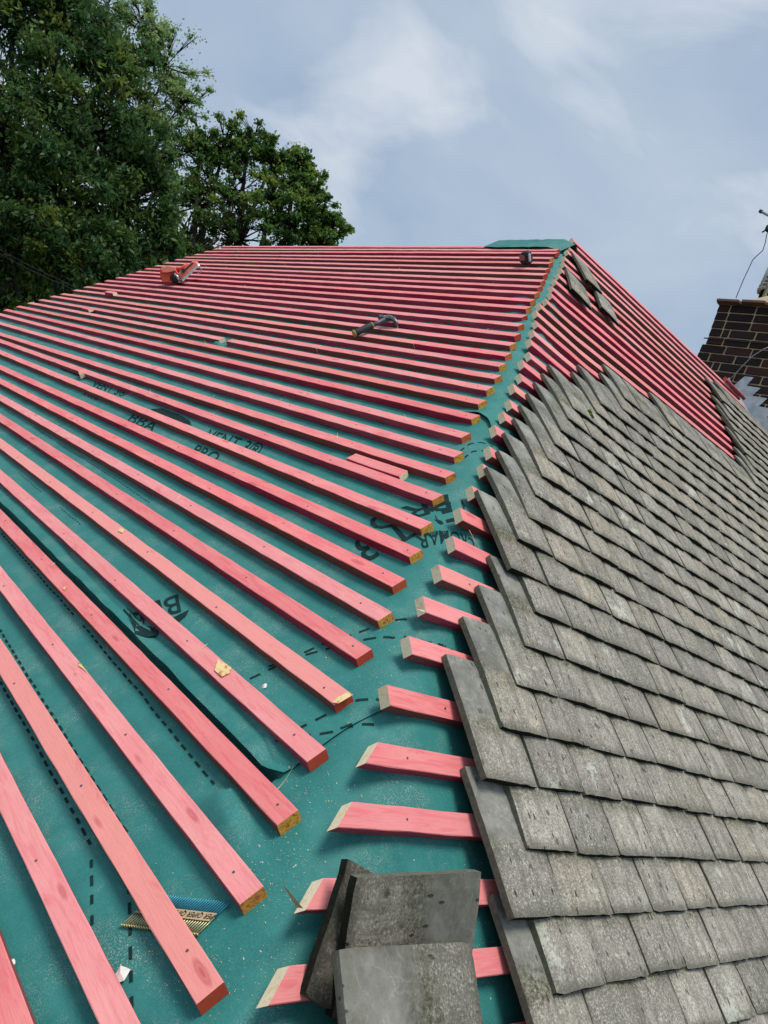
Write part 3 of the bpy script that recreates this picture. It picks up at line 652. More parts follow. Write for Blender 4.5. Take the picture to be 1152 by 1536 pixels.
# ------------------------------------------------------------------ tiles
TW, TL, TT = .1572, .243, .0145
def tile_geo(seed):
    r = random.Random(seed); nx, ny = 8, 12; V = []; Fs = []; edge = []; mi = {}
    c1 = r.uniform(.0018, .0036); c2 = r.uniform(.001, .004); tw = r.uniform(-.0015, .0015)
    def zt(x, y): u = x / TW * 2 - 1; v = y / TL * 2 - 1; return c1 * (1 - u * u) + c2 * (1 - v * v) + tw * u * v
    for lay_ in (1, 0):
        for i in range(nx + 1):
            for j in range(ny + 1):
                x = TW * i / nx; y = TL * j / ny
                rag = .0032 * mnoise.noise(Vector((x * 60, seed * 3., 1))) if j == ny else 0
                ragx = .0013 * mnoise.noise(Vector((y * 50, seed * 5., 2))) * (1 if i in (0, nx) else 0)
                if (i, j) in ((0, 0), (nx, 0), (0, ny), (nx, ny)): k_ = .0025
                else: k_ = 0
                sx = (x - TW / 2) * (1 - k_ * 6) + TW / 2; sy = (y - TL / 2) * (1 - k_ * 4) + TL / 2
                z = zt(x, y) + (TT if lay_ else 0) - (.0018 if lay_ and (i in (0, nx) or j in (0, ny)) else 0) + (.0009 * mnoise.noise(Vector((x * 45, y * 45, seed))) if lay_ else 0)
                V.append((sx + ragx, sy + rag, z)); edge.append(1. if (not lay_) else (.35 if (i in (0, nx) or j == ny) else 0.))
    n_ = (nx + 1) * (ny + 1); idx = lambda l, i, j: l * n_ + i * (ny + 1) + j
    for i in range(nx):
        for j in range(ny):
            Fs.append((idx(0, i, j), idx(0, i + 1, j), idx(0, i + 1, j + 1), idx(0, i, j + 1)))
            Fs.append((idx(1, i, j), idx(1, i, j + 1), idx(1, i + 1, j + 1), idx(1, i + 1, j)))
    for j in range(ny):
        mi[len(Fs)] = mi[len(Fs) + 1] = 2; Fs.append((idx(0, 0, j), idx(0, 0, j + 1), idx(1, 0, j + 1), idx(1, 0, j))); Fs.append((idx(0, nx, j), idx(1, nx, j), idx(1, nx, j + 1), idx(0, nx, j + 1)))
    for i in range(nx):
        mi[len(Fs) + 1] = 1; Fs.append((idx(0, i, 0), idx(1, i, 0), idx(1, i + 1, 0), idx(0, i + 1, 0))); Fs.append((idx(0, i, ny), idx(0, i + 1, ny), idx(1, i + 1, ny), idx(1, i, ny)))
    return np.array(V), Fs, edge, [mi.get(i, 0) for i in range(len(Fs))]
def put_attr(me, lp, edge, rnd=None):
    a = me.attributes.new('lp', 'FLOAT_VECTOR', 'POINT'); a.data.foreach_set('vector', np.array(lp, dtype=np.float32).ravel())
    a = me.attributes.new('edge', 'FLOAT', 'POINT'); a.data.foreach_set('value', np.array(edge, dtype=np.float32))
    a = me.attributes.new('rnd', 'FLOAT', 'POINT'); a.data.foreach_set('value', np.array(rnd if rnd is not None else [0.] * len(edge), dtype=np.float32))
TG = [tile_geo(i) for i in range(9)]; TMES = []
q = MB(); q.tube([(TW * .28, .024, TT * .4), (TW * .28, .024, TT + .004)], .0038, 8); 
for V, Fs, ed, tmi in TG:
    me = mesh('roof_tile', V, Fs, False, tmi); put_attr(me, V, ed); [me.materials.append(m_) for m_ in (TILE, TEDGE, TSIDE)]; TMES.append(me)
ALPHA = math.atan(.0135 / .1)
def tile_mat4(s_head, x, dx=0, rot=0, h0=0):
    A = SR(s_head, x, h0); B = SR(s_head + TL, x, h0); down = unit(B - A); side = unit(SR(s_head, x + .1, h0) - A)
    nrm = unit(np.cross(side, down)); nrm = nrm if nrm @ nR > 0 else -nrm
    yv = down * math.cos(ALPHA) + nrm * math.sin(ALPHA); xv = unit(side - yv * (side @ yv)); zv = np.cross(xv, yv)
    if zv @ nR < 0:                            # keep z outwards: swap handedness by mirroring x about the tile
        A = A + xv * TW; xv = -xv; zv = np.cross(xv, yv)
    c_, s_ = math.cos(rot), math.sin(rot); xr = xv * c_ + yv * s_; yr = -xv * s_ + yv * c_
    return A, xr, yr, zv
START = {37: -1.975, 36: -2.048, 35: -1.985, 34: -2.052, 33: -1.962, 32: -2.038, 31: -1.955, 30: -1.866, 29: -1.785, 28: -1.705, 27: -1.758, 26: -1.682, 25: -1.592, 24: -1.522, 23: -1.43, 22: -1.352, 21: -1.265, 20: -1.175, 19: -1.075, 18: -.99, 17: -.765, 16: -.662, 15: -.42, 14: -.33, 13: .17, 12: 1.32, 11: 1.40, 10: 1.48, 9: 1.46, 8: 1.50, 7: 1.50, 6: 1.52, 5: 1.62, 4: 1.60, 3: 1.82}
START.update({38: -2.06, 39: -1.98, 40: -2.06, 41: -1.98, 42: -2.06})
allt = []
for k, x0 in START.items():
    n_ = int((XEND + .02 - x0) / .1605) + 1; ph = 0
    for j in range(n_):
        x = x0 + j * .1605
        if x + TW > XEND + .03: break
        if k >= 40 and x > .6: break
        st = (.036 if k < 33 else .045) + .1 * k; r = random.Random(k * 1000 + j)
        xx = x + r.uniform(-.0014, .0014); ss = st - TL + r.uniform(-.003, .003); rot = r.gauss(0, .009); hh = r.uniform(-.0006, .0016)
        P = SR(st - .05, x + TW / 2, .04); px, py, d = proj(P)
        vis = d > .2 and -60 < px < 1215 and -60 < py < 1640
        allt.append((d, vis, k, j, xx, ss, rot, hh))
visn = sorted([t for t in allt if t[1]]); near = set((t[2], t[3]) for t in visn[:300])
kb = max(k for (k, j) in near); jv = []
bigV = []; bigF = []; bigE = []; bigL = []; bigR = []; bigM = []
PALE = {}
for d, vis, k, j, xx, ss, rot, hh in allt:
    A, xv, yv, zv = tile_mat4(ss, xx, rot=rot, h0=hh); r = random.Random(k * 77 + j); gi = r.randrange(9)
    if (k, j) in near:
        o = link('roof_tile', TMES[gi], mat4=frame4(A, xv, yv, zv))
        lab = f'weathered grey tile, {ORD(j + 1)} from the left end of the {ORD(kb - k + 1)} course up' if j else f'leftmost weathered grey roof tile of the {ORD(kb - k + 1)} course up, side bared'
        tag(o, lab, 'roof tile', 'weathered grey tiles laid on the right hand roof slope', 'thing')
    else:
        V, Fs, ed, tmi = TG[gi]; bigM += tmi; n0 = sum(map(len, bigV)) if False else (len(bigE)); Wd = A + V[:, :1] * xv + V[:, 1:2] * yv + V[:, 2:3] * zv
        bigV.append(Wd); bigF += [tuple(i + n0 for i in f) for f in Fs]; bigE += ed; bigL.append(V); bigR += [r.random()] * len(ed)
me = mesh('distant_roof_tiles', np.vstack(bigV), bigF, False, bigM); put_attr(me, np.vstack(bigL), bigE, bigR); [me.materials.append(m_) for m_ in (TILE, TEDGE, TSIDE)]
tag(link('distant_roof_tiles', me), 'far courses of weathered grey roof tiles running up to the chimney', 'roof tiles', kind='stuff')
# loose tiles
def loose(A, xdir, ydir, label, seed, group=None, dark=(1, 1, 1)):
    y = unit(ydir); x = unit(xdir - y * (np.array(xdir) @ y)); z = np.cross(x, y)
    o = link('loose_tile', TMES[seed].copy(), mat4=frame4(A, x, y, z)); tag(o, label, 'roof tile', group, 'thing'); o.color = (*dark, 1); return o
for pts, lab in (([(852.8, 409.5), (861.7, 442.3)], 'grey tile lying alone on the right hand battens, lower left of the other two'),
                 ([(859, 378.8), (880, 419.4)], 'grey tile lying on the right hand battens nearest the ridge'),
                 ([(892.9, 434), (905.4, 467.3)], 'grey tile lying on the right hand battens, just below the topmost one')):
    (s0, x0), (s1, x1) = atR(*pts[0], .018), atR(*pts[1], .03)
    A = SR(s0, x0, .004); B = SR(s0 + TL, x0 + (x1 - x0), .02); dn = B - A; sd_ = SR(s0, x0 + .1, .004) - A
    # local x must give an outward z
    xv = unit(sd_); yv = unit(dn)
    if np.cross(xv, yv) @ nR < 0: A = A + xv * TW; xv = -xv
    loose(A, xv, yv, lab, 3, 'loose tiles on the right hand battens')
# small pile at the foot of the hip
def P3(px, py, h): s_, x_ = atR(px, py, h); return SR(s_, x_, h)
TR = P3(713, 1303, .085); TLc = P3(508, 1297, .075); BR = P3(686, 1500, .006)
lx = unit(BR - TR); ly = unit((TLc - TR) - lx * ((TLc - TR) @ lx)); zz_ = np.cross(lx, ly)
if zz_ @ nR < 0: org = TR + lx * TW; lx = -lx
else: org = TR
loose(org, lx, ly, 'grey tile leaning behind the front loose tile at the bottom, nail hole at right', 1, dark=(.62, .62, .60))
TL2 = P3(512, 1287, .035); BL2 = P3(450, 1480, .0); TR2 = P3(700, 1302, .05)
lx = unit(BL2 - TL2); ly = unit((TR2 - TL2) - lx * ((TR2 - TL2) @ lx))
yy2 = -ly; A2 = TL2 + ly * TL
if np.cross(lx, yy2) @ nR < 0: A2 = A2 + lx * TW; lx = -lx
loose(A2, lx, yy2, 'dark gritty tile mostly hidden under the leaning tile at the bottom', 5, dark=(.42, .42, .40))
A3 = P3(497, 1425, .062); B3 = P3(692, 1415, .062); C3 = P3(690, 1540, .058)
ly = unit(B3 - A3); lx = unit((C3 - B3) - ly * ((C3 - B3) @ ly)); org = A3
if np.cross(lx, ly) @ nR < 0: org = A3 + lx * TW; lx = -lx
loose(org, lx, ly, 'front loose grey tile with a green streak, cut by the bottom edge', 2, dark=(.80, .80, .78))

# moss tuft on a tile
q = MB(); s_, x_ = atR(885, 621, .045)
for i in range(26):
    a = random.uniform(-1, 1); p = SR(s_ + a * .018, x_ + random.uniform(-.010, .010), .046); q.tube([p - nR * .004, p + nR * random.uniform(.003, .009)], [.006, .002], 5)
tag(q.obj('moss_tuft', [MOSS], smooth=True), 'tuft of bright green moss in a tile joint', 'moss')
# ------------------------------------------------------------------ chimney
ch = empty('brick_chimney', (XC + .36, 0, -.6)); tag(ch, 'dark sooty brick chimney stack beyond the ridge at the right edge', 'chimney')
def hw(z):
    return .60 if z < .56 else (.645 if z < .635 else (.605 if z < .86 else (.625 if z < .93 else (.64 if z < 1.01 else .655))))
zc0 = -1.3; CHH = .0745; kz = (XC - CP[0]) / (2.78 - CP[0])
topz = float(onX(1079, 456, XC)[2]); yl = float(onX(1046, 556, XC)[1]); ytop = float(onX(1079, 456, XC)[1]); zp0 = float(onX(1053, 531, XC)[2]); zp1 = float(onX(1046, 517, XC)[2]); yp = float(onX(1049, 526, XC)[1]); y800 = float(onX(1067, 497, XC)[1])
nb = 0; q = MB(); rn = []; courses = int((topz - zc0) / CHH); DEP = .72
mort = MB()
for i in range(courses + 1):
    z1 = topz - i * CHH; z0 = z1 - CHH; zm = (z0 + z1) / 2
    if zm > zp1: hl = y800 + (ytop - y800) * max(0, (zm - zp1)) / (topz - zp1)
    elif zm > zp0 - .03: hl = yp
    else: hl = yl
    mort.box([XC + DEP / 2, hl - .60, zm], [DEP / 2 - .006, 0, 0], [0, .598, 0], [0, 0, CHH / 2 + .0006])
    off = (0 if i % 2 else .1125) + (.05 * ((i * 7) % 3 == 1))
    for face in ('front', 'left'):
        L_ = 1.2 if face == 'front' else DEP; a = 0; first = True
        while a < L_ - .01:
            ln = .2150; 
            if first and (off > 0): ln = .1025 if off < .13 else .14
            if first and i % 5 == 3: ln = .1025
            if (not first) and i % 4 == 3 and a < .16: ln = .055
            ln = min(ln, L_ - a)
            if face == 'front':
                c_ = [XC + .03, hl - a - ln / 2, zm + random.uniform(-.001, .001)]; xs = [.0305 + random.uniform(0, .002), 0, 0]; ysz = [0, ln / 2 - .001, 0]
            else:
                c_ = [XC + .066 + a + ln / 2, hl - .03, zm]; xs = [max(.01, ln / 2 - .001), 0, 0]; ysz = [0, .0305, 0]
            if face == 'left' and a + ln / 2 + .07 > DEP: break
            n0 = len(q.V); q.rbox(c_, xs, ysz, [0, 0, CHH / 2 - .0052], .1); rn += [random.random() ** 1.1] * (len(q.V) - n0)
            a += ln + .0105; first = False
bo = q.obj('brickwork', [BRICK], ch); at_ = bo.data.attributes.new('rnd', 'FLOAT', 'POINT'); at_.data.foreach_set('value', np.array(rn, dtype=np.float32))
mort.obj('mortar_core', [MORTAR], ch)
q = MB(); yc_ = float(onX(1075.5, 449, XC - .03)[1])
for i in range(6): q.rbox([XC + .33, yc_ - .11 - i * .22, topz + .014 + random.uniform(-.002, .002)], [.385, 0, 0], [0, .108, 0], [0, 0, .011], .12)
q.obj('tile_cap_course', [CREAM], ch)
# flaunching dome
V = []; Fs = []; nu, nv = 24, 16
for i in range(nu + 1):
    for j in range(nv + 1):
        u = i / nu * 2 - 1; v = j / nv * 2 - 1; y = yc_ - .68 + u * .56 + (-.02); x = XC + .33 + v * .34
        V.append((x, y, topz + .024 + .235 * (1 - abs(u) ** 2.2) * (1 - abs(v) ** 4) ** .8 + .006 * nz(x, y, 9, 8)))
Fs = [(i * (nv + 1) + j, i * (nv + 1) + j + 1, (i + 1) * (nv + 1) + j + 1, (i + 1) * (nv + 1) + j) for i in range(nu) for j in range(nv)]
child('flaunching', V, [f[::-1] for f in Fs], [FLAUNCH], ch, True)
pc = onX(1138, 437, XC + .3) + np.array([0, -.118, 0]); q = MB(); d_ = MB(); zb = pc[2] - .02
for i in range(7):
    z = zb + i * .036; r = .115 - .002 * i; q.tube([(pc[0], pc[1], z), (pc[0], pc[1], z + .010), (pc[0], pc[1], z + .018)], [r + .004, r + .006, r - .006], 24)
q.tube([(pc[0], pc[1], zb + .25), (pc[0], pc[1], zb + .27), (pc[0], pc[1], zb + .285), (pc[0], pc[1], zb + .292)], [.112, .108, .085, .04], 24)
for k in range(8):
    a = k * math.pi / 4 + .2; q.box([pc[0] + .105 * math.cos(a), pc[1] + .105 * math.sin(a), zb + .125], [.010 * math.cos(a), .010 * math.sin(a), 0], [-.016 * math.sin(a), .016 * math.cos(a), 0], [0, 0, .135])
pot = q.obj('louvred_chimney_pot', [POT], ch, True)
d_.tube([(pc[0], pc[1], zb - .05), (pc[0], pc[1], zb + .24)], .088, 20); do = d_.obj('pot_interior', [DARKV], ch)
# lead flashing: stepped sheet on the face + apron upstand
def fx(px, py, dx=-.006): return onX(px, py, XC + dx)
outl = [(1101, 578), (1117, 564.5), (1130.5, 566), (1120, 578.5), (1141, 582), (1128.5, 593.5), (1151, 597.5), (1138, 609.5), (1163, 614), (1150, 626), (1176, 631), (1180, 700), (1150, 672), (1143, 655), (1126, 625), (1110, 594)]
V = [fx(*p, dx=-.0075) for p in outl] + [fx(*p, dx=-.004) for p in outl]; n_ = len(outl)
child('lead_step_flashing', V, [tuple(range(n_)), tuple(range(2 * n_ - 1, n_ - 1, -1))] + [(i, i + n_, (i + 1) % n_ + n_, (i + 1) % n_) for i in range(n_)], [LEAD], ch)
# lower lip turned out over the roof
V = []; lip = [(1101, 578), (1110, 594), (1126, 625), (1143, 655), (1150, 672), (1165, 700)]
for p in lip:
    a = fx(*p, dx=-.008); V += [a, a + np.array([-.035, 0, -.012]), a + np.array([-.05, 0, -.03])]
child('lead_apron', V, [(i * 3 + j, i * 3 + j + 1, i * 3 + 4 + j, i * 3 + 3 + j) for i in range(len(lip) - 1) for j in range(2)], [LEAD], ch, True)
V = [fx(*p, dx=-.012) for p in ((1081, 576), (1094, 566), (1099, 580), (1089, 583))]; V += [v + np.array([.004, 0, 0]) for v in V]
child('lead_corner_piece', V, [(0, 1, 2, 3), (7, 6, 5, 4), (0, 4, 5, 1), (1, 5, 6, 2), (2, 6, 7, 3), (3, 7, 4, 0)], [LEAD], ch)
# cables on the stack
q = MB(); P = [fx(1056, 507, -.012), fx(1080, 509, -.014), fx(1120, 513, -.013), fx(1170, 516, -.012)]; q.tube(P, .005, 6); q.obj('strap_cable', [DARKP], ch, True)
q = MB(); P = [fx(x, y, -.02 - .02 * math.sin(i)) for i, (x, y) in enumerate(((1160, 518), (1145, 524), (1128, 535), (1112, 551), (1100, 565), (1084, 575)))]; q.tube(P, .0045, 6); tag(q.obj('hanging_cable', [ALU], smooth=True), 'thin pale cable curving across the chimney face to the roof', 'cable')
X2 = XC + .12
q = MB(); P = [onX(x, y, X2) for x, y in ((1154, 346), (1150, 352), (1148, 364), (1144, 376), (1136, 383), (1129, 390), (1123, 403), (1115, 420), (1108, 437), (1104, 447))]; q.tube(P, .0042, 6); tag(q.obj('aerial_cable', [CABLE], smooth=True), 'slack cable dropping from the aerial to the chimney top', 'cable')
q = MB(); P = [onX(x, y, X2 + .1) for x, y in ((1055, 530), (1049, 537), (1045, 547), (1043, 560), (1041, 572))]; q.tube(P, .005, 6); tag(q.obj('down_cable', [CABLE], smooth=True), 'short blue grey cable hanging behind the lower left chimney corner', 'cable')
ae = empty('tv_aerial', (X2, .1, 1.1)); tag(ae, 'television aerial with a capped boom against the sky above the chimney', 'aerial')
a0, a1 = onX(1141, 317, X2), onX(1190, 343, X2)
q = MB(); q.tube([a0, a1], .011, 10); q.obj('boom', [ALU], ae, True)
q = MB(); q.tube([a0 + (a0 - a1) * .02, a0 + (a1 - a0) * .03], .016, 10); q.obj('end_cap', [DARKP], ae, True)
hb = onX(1154, 342, X2); q = MB(); q.rbox(hb, [.02, 0, 0], [0, .030, 0], [0, 0, .036], .5); q.obj('junction_box', [DARKP], ae)
q = MB(); q.tube([hb, onX(1143, 348.5, X2)], .0065, 8); q.tube([hb, onX(1165, 336, X2)], .0065, 8); q.obj('dipole_element', [DARKP], ae, True)
q = MB(); m0 = onX(1190, 343, X2); q.tube([(m0[0], m0[1], topz), (m0[0], m0[1], m0[2] + .3)], .016, 10); q.tube([m0, hb + (m0 - hb) * .0], .008, 8); q.obj('mast', [ALU], ae, True)
# red offcut over the ridge of the far wing
a, b_ = onY(955, 459.5, .03), onY(994, 497, .03); X = unit(b_ - a); Z = unit(np.array([0, .5, .86]) - X * (X @ np.array([0, .5, .86]))); Y = np.cross(Z, X)
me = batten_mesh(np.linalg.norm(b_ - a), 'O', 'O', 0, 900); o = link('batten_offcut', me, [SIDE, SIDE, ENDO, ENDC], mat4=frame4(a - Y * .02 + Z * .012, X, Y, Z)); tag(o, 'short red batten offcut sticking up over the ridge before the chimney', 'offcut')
a, b_ = SR(.10, 2.10, .03), SR(.12, 2.58, .03); X = unit(b_ - a); Z = unit(nR - X * (X @ nR)); Y = np.cross(Z, X)
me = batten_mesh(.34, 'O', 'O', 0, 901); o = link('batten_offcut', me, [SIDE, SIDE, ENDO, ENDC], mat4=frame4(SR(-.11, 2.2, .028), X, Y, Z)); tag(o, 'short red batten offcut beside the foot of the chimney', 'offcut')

# ------------------------------------------------------------------ tools and bits on the left slope
def frameL(px, py, h=0):
    s_, y_ = atL(px, py, h); o_ = SL(s_, y_, h); u = np.array([0, -1., 0]); v = np.array([c45, 0, c45]); return o_, u, v, nL
def Wd(fr, a, b_, c_): o_, u, v, n_ = fr; return o_ + a * u + b_ * v + c_ * n_
# nail gun
s_, y_ = atL(262, 425, .0); gp = SL(s_, y_); D0 = float(proj(gp)[2])
ng = empty('nail_gun', gp); tag(ng, 'orange cordless nail gun lying near the left verge of the battens', 'nail gun')
def G(px, py, near): return atD(px, py, D0 - near)
def slab(q, pts, n0, n1, r=.12, mi=0):
    """outline in the air extruded in depth with a chamfered rim"""
    c = np.mean(np.array(pts, float), axis=0); n_ = len(pts); sh = [tuple(c + (np.array(p) - c) * (1 - r)) for p in pts]; d = (n1 - n0) * .2
    V = [G(*p, n0) for p in sh] + [G(*p, n0 + d) for p in pts] + [G(*p, n1 - d) for p in pts] + [G(*p, n1) for p in sh]
    Fs = [tuple(range(n_ - 1, -1, -1)), tuple(range(3 * n_, 4 * n_))] + [(k * n_ + i, k * n_ + (i + 1) % n_, (k + 1) * n_ + (i + 1) % n_, (k + 1) * n_ + i) for k in range(3) for i in range(n_)]
    q.add(V, Fs, mi)
q = MB(); slab(q, [(240, 404), (247, 400), (262, 402), (268, 410), (268, 422), (258, 425), (244, 424), (240, 414)], -.03, .07); q.obj('motor_housing', [ORANGE], ng)
q = MB(); slab(q, [(240, 403), (250, 398), (264, 401), (264, 406), (252, 409), (243, 409)], .0, .085); q.obj('top_cover', [ORANGE2], ng)
q = MB(); q.tube([G(262, 417, .03), G(263.5, 417, .10)], [.040, .034], 18); q.tube([G(263.5, 417, .09), G(265, 418, .115)], [.03, .022], 14); q.obj('nose_guard', [DARKP], ng)
q = MB(); q.tube([G(262, 411, .115), G(266, 415, .12), G(269, 421, .11)], [.009, .012, .008], 8); q.obj('nose_tip', [GALV], ng, True)
q = MB(); slab(q, [(264, 414), (267, 410), (289, 391.5), (296, 392), (299, 397), (272, 423), (266, 422)], .02, .075); q.obj('magazine', [ORANGE2], ng)
q = MB(); slab(q, [(273, 424), (271, 421), (298, 395.5), (300, 398)], .03, .09); q.obj('magazine_rail', [GALV], ng)
q = MB(); slab(q, [(276, 404), (289, 393), (290.5, 394), (278, 405)], .076, .082); q.obj('magazine_slot', [DARKP], ng)
q = MB(); slab(q, [(272, 405), (276, 402.5), (279, 405), (276, 408.5), (272.5, 408.5)], .05, .10); q.obj('latch', [DARKP], ng)
q = MB(); q.tube([G(262, 404, .01), G(272, 403, .0), G(282, 396, .0)], [.016, .014, .014], 10); q.obj('handle', [ORANGE], ng, True)
q = MB(); q.tube([G(297, 400, .05), G(301, 402, .05), G(302, 406, .04), (G(299, 411, .03)), G(296, 410, .03), G(298, 405, .04)], .0035, 6); q.obj('belt_hook', [GALV], ng, True)
# hammer
fr = frameL(535, 499, .018); hm = empty('claw_hammer', fr[0]); tag(hm, 'steel claw hammer with a dark rubber grip lying across the upper battens', 'hammer')
g0 = SL(*atL(532, 500, .02), .02); g1 = SL(*atL(583, 477, .035), .035); ax = unit(g1 - g0); LH = np.linalg.norm(g1 - g0); sdv = unit(np.cross(ax, nL)); upv = np.cross(sdv, ax)
P_ = lambda t, a=0, b_=0: g0 + ax * LH * t + sdv * a + upv * b_
q = MB(); q.tube([P_(-.01), P_(.02), P_(.15), P_(.3), P_(.47), P_(.5)], [.014, .0165, .015, .0165, .015, .013], 14); q.obj('grip', [GRIP], hm, True)
q = MB(); q.tube([P_(-.035), P_(-.02), P_(.0)], [.013, .017, .0165], 14); q.obj('grip_end', [BRASS], hm, True)
q = MB(); q.tube([P_(.49), P_(.52)], [.0152, .0145], 14); q.obj('grip_band', [BRASS], hm, True)
q = MB(); q.tube([P_(.5), P_(.7), P_(.9), P_(1.)], [.0105, .0095, .011, .014], 12); q.obj('shaft', [STEEL], hm, True)
q = MB(); q.rbox(P_(.98), ax * .017, sdv * .019, upv * .012, .3)
q.tube([P_(.97, -.02), P_(.965, -.038), P_(.955, -.045), P_(.95, -.062)], [.011, .010, .0125, .0125], 14)
q.tube([P_(.98, -.062 * 0 + .02), P_(.99, .045, -.001), P_(.98, .066, -.012), P_(.95, .078, -.030)], [.014, .012, .009, .004], 10)
hh_ = q.obj('hammer_head', [STEEL], hm, True)
# tape measure near the hip
fr = frameL(790, 397, .004); tm = empty('tape_measure', fr[0]); tag(tm, 'small black cased tool with a faded red label near the top of the hip', 'tape measure')
q = MB(); q.rbox(Wd(fr, 0, 0, .033), fr[1] * .036, fr[2] * .02, fr[3] * .032, .45); q.rbox(Wd(fr, .012, 0, .056), fr[1] * .02, fr[2] * .019, fr[3] * .016, .5); q.obj('case', [GRIP], tm)
q = MB(); q.rbox(Wd(fr, -.008, -.021, .04), fr[1] * .018, fr[2] * .0015, fr[3] * .014, .4); q.obj('label_patch', [REDLAB], tm)
q = MB(); q.rbox(Wd(fr, .037, -.012, .04), fr[1] * .003, fr[2] * .008, fr[3] * .022, .3); q.obj('clip', [GALV], tm)
# strip of collated nails under the third batten
ns = empty('nail_strip', SL(3.56, -2.26, -.02)); tag(ns, 'strip of paper collated nails half under a batten at the lower left', 'nail strip')
qa, qb = atL(178, 1383, -.012), atL(262, 1402, -.012); qc, qd = atL(343, 1352, -.012), atL(290, 1402, -.012)
PA = LP(qa[0], qa[1], .004); PB = LP(*atL(292, 1402, -.016), .004); PC = LP(*atL(343, 1352, -.016), .004); PD = PA + (PC - PB)
# nails run from the head edge (PA..PB) to the points edge (PD..PC)
NN = 30; BLUE = plain('blue_coated_nail', (.05, .30, .42), .4, .5, metal=.5); KRAFT = plain('kraft_paper_collar', (.50, .36, .22), .85); YEL = plain('yellow_zinc_nail', (.55, .50, .26), .35, .5, metal=.6)
for i in range(NN):
    t = i / (NN - 1.); a = PA + (PB - PA) * t; b2 = PD + (PC - PD) * t; q = MB()
    q.tube([a, a + (b2 - a) * .5], .0009, 6, 0); q.tube([a + (b2 - a) * .5, a + (b2 - a) * .97, b2], [.0009, .0009, .0003], 6, 1); q.tube([a - unit(b2 - a) * .001, a + unit(b2 - a) * .0008], .0024, 8, 0)
    q.obj('nail', [YEL, BLUE], ns, True)
W_ = lambda t, r, h: PA + (PB - PA) * t + (PD - PA) * r + nL * h
V = [W_(0, .36, .0022), W_(1, .36, .0022), W_(1, .60, .0022), W_(0, .60, .0022)]; child('paper_collar', V, [(0, 1, 2, 3)], [KRAFT], ns)
V, Fs = text_mesh('PER QIPER QIPER QIPER QIPER', True); x0_, x1_ = min(v.x for v in V), max(v.x for v in V); hm_ = max(v.y for v in V)
V = [W_(1 - (v.x - x0_) / (x1_ - x0_), .55 - .14 * v.y / hm_, .0028) for v in V]; child('collar_print', V, Fs, [INK], ns)
# offcuts of batten
def offcut(px, py, h, L_, ang, label, mats=BM, ds=0.):
    s_, y_ = atL(px, py, h); s_ -= ds; A = SL(s_, y_, h); u = np.array([0, -1., 0]) * math.cos(ang) + np.array([-c45, 0, -c45]) * math.sin(ang); X = u; Y = np.cross(nL, X)
    if (Y @ np.array([-c45, 0, -c45])) < 0: X = -X; A = A - X * L_; Y = np.cross(nL, X)
    me = batten_mesh(L_, 'C', 'C', .01, int(px)); o = link('batten_offcut', me, mats, mat4=frame4(A, X, Y, nL)); tag(o, label, 'offcut')
offcut(128, 553, .003, .085, .25, 'tiny pink batten offcut with a pale end, left of centre between two battens')
offcut(522, 686, -.004, .235, .0, 'long thin pink offcut lying against a batten near the middle', ds=.030)
offcut(163, 436, .020, .19, .03, 'red offcut lying along the battens near the left verge')
offcut(130, 460, .018, .14, .03, 'short red offcut on the battens just left of the longer one')
# puckered membrane poking through the gap in a batten
s_, y_ = 2.0, .56
def puck(i, j):
    u = i / 10. * 2 - 1; v_ = j / 10. * 2 - 1; h = .030 * math.exp(-(u * u * 2.2 + v_ * v_ * 1.5)) + .004 * nz(u, v_, 3, 11)
    return SL(s_ + v_ * .035, y_ + u * .055, -.024) + h * nL
grid('membrane_tuft', list(range(11)), list(range(11)), puck, [MEMB], 'pucker of teal membrane poking up through a gap between two batten ends', 'roofing membrane')
# splinters, shavings
def splinter(P0, d, L_, w_, label, curl=.3):
    q = MB(); d = unit(d); sdv = unit(np.cross(d, nL)); n0 = 6; V = []
    for i in range(n0 + 1):
        t = i / n0; c = P0 + d * L_ * t + nL * curl * L_ * t * t; ww = w_ * (1 - .8 * t); V += [c + sdv * ww, c + nL * ww * .7, c - sdv * ww]
    Fs = [(i * 3 + a, i * 3 + (a + 1) % 3, i * 3 + 3 + (a + 1) % 3, i * 3 + 3 + a) for i in range(n0) for a in range(3)]
    q.add(V, Fs); tag(q.obj('wood_splinter', [SPLN]), label, 'splinter', 'wood splinters'); 
p = SR(*atR(450, 1362, -.005), -.005); splinter(p, SR(*atR(430, 1336, .02), .02) - p, .055, .0045, 'pale torn splinter standing off the batten end above the loose tiles', .1)
p = SR(*atR(700, 1512, -.01), -.01); splinter(p, SR(*atR(707, 1540, -.01), -.01) - p, .03, .001, 'thin pale stick by the lowest batten, right of the loose tiles', 0)
p = SR(*atR(695, 800, -.015), .002); splinter(p, SR(*atR(722, 828, .0), .0) - p, .05, .0007, 'fine crossed sliver of wood on a batten stub by the hip', 0)
p = SL(*atL(415, 1185, -.01), -.01); splinter(p, SL(*atL(435, 1165, .0), .0) - p, .04, .0012, 'curved sliver of wood on the membrane by a batten end', .3)
p = SL(*atL(312, 520, .0), .004); splinter(p, SL(*atL(300, 505, .03), .03) - p, .06, .002, 'sliver of wood standing up at the gap in a far batten', .1)
p = SL(*atL(620, 920, .0), -.02); splinter(SR(*atR(636, 917, 0), 0), SR(*atR(622, 914, .0), .0) - SR(*atR(636, 917, 0), 0), .022, .004, 'torn splinter on the end of a cut batten stub by the hip', .1)
bigscr = []
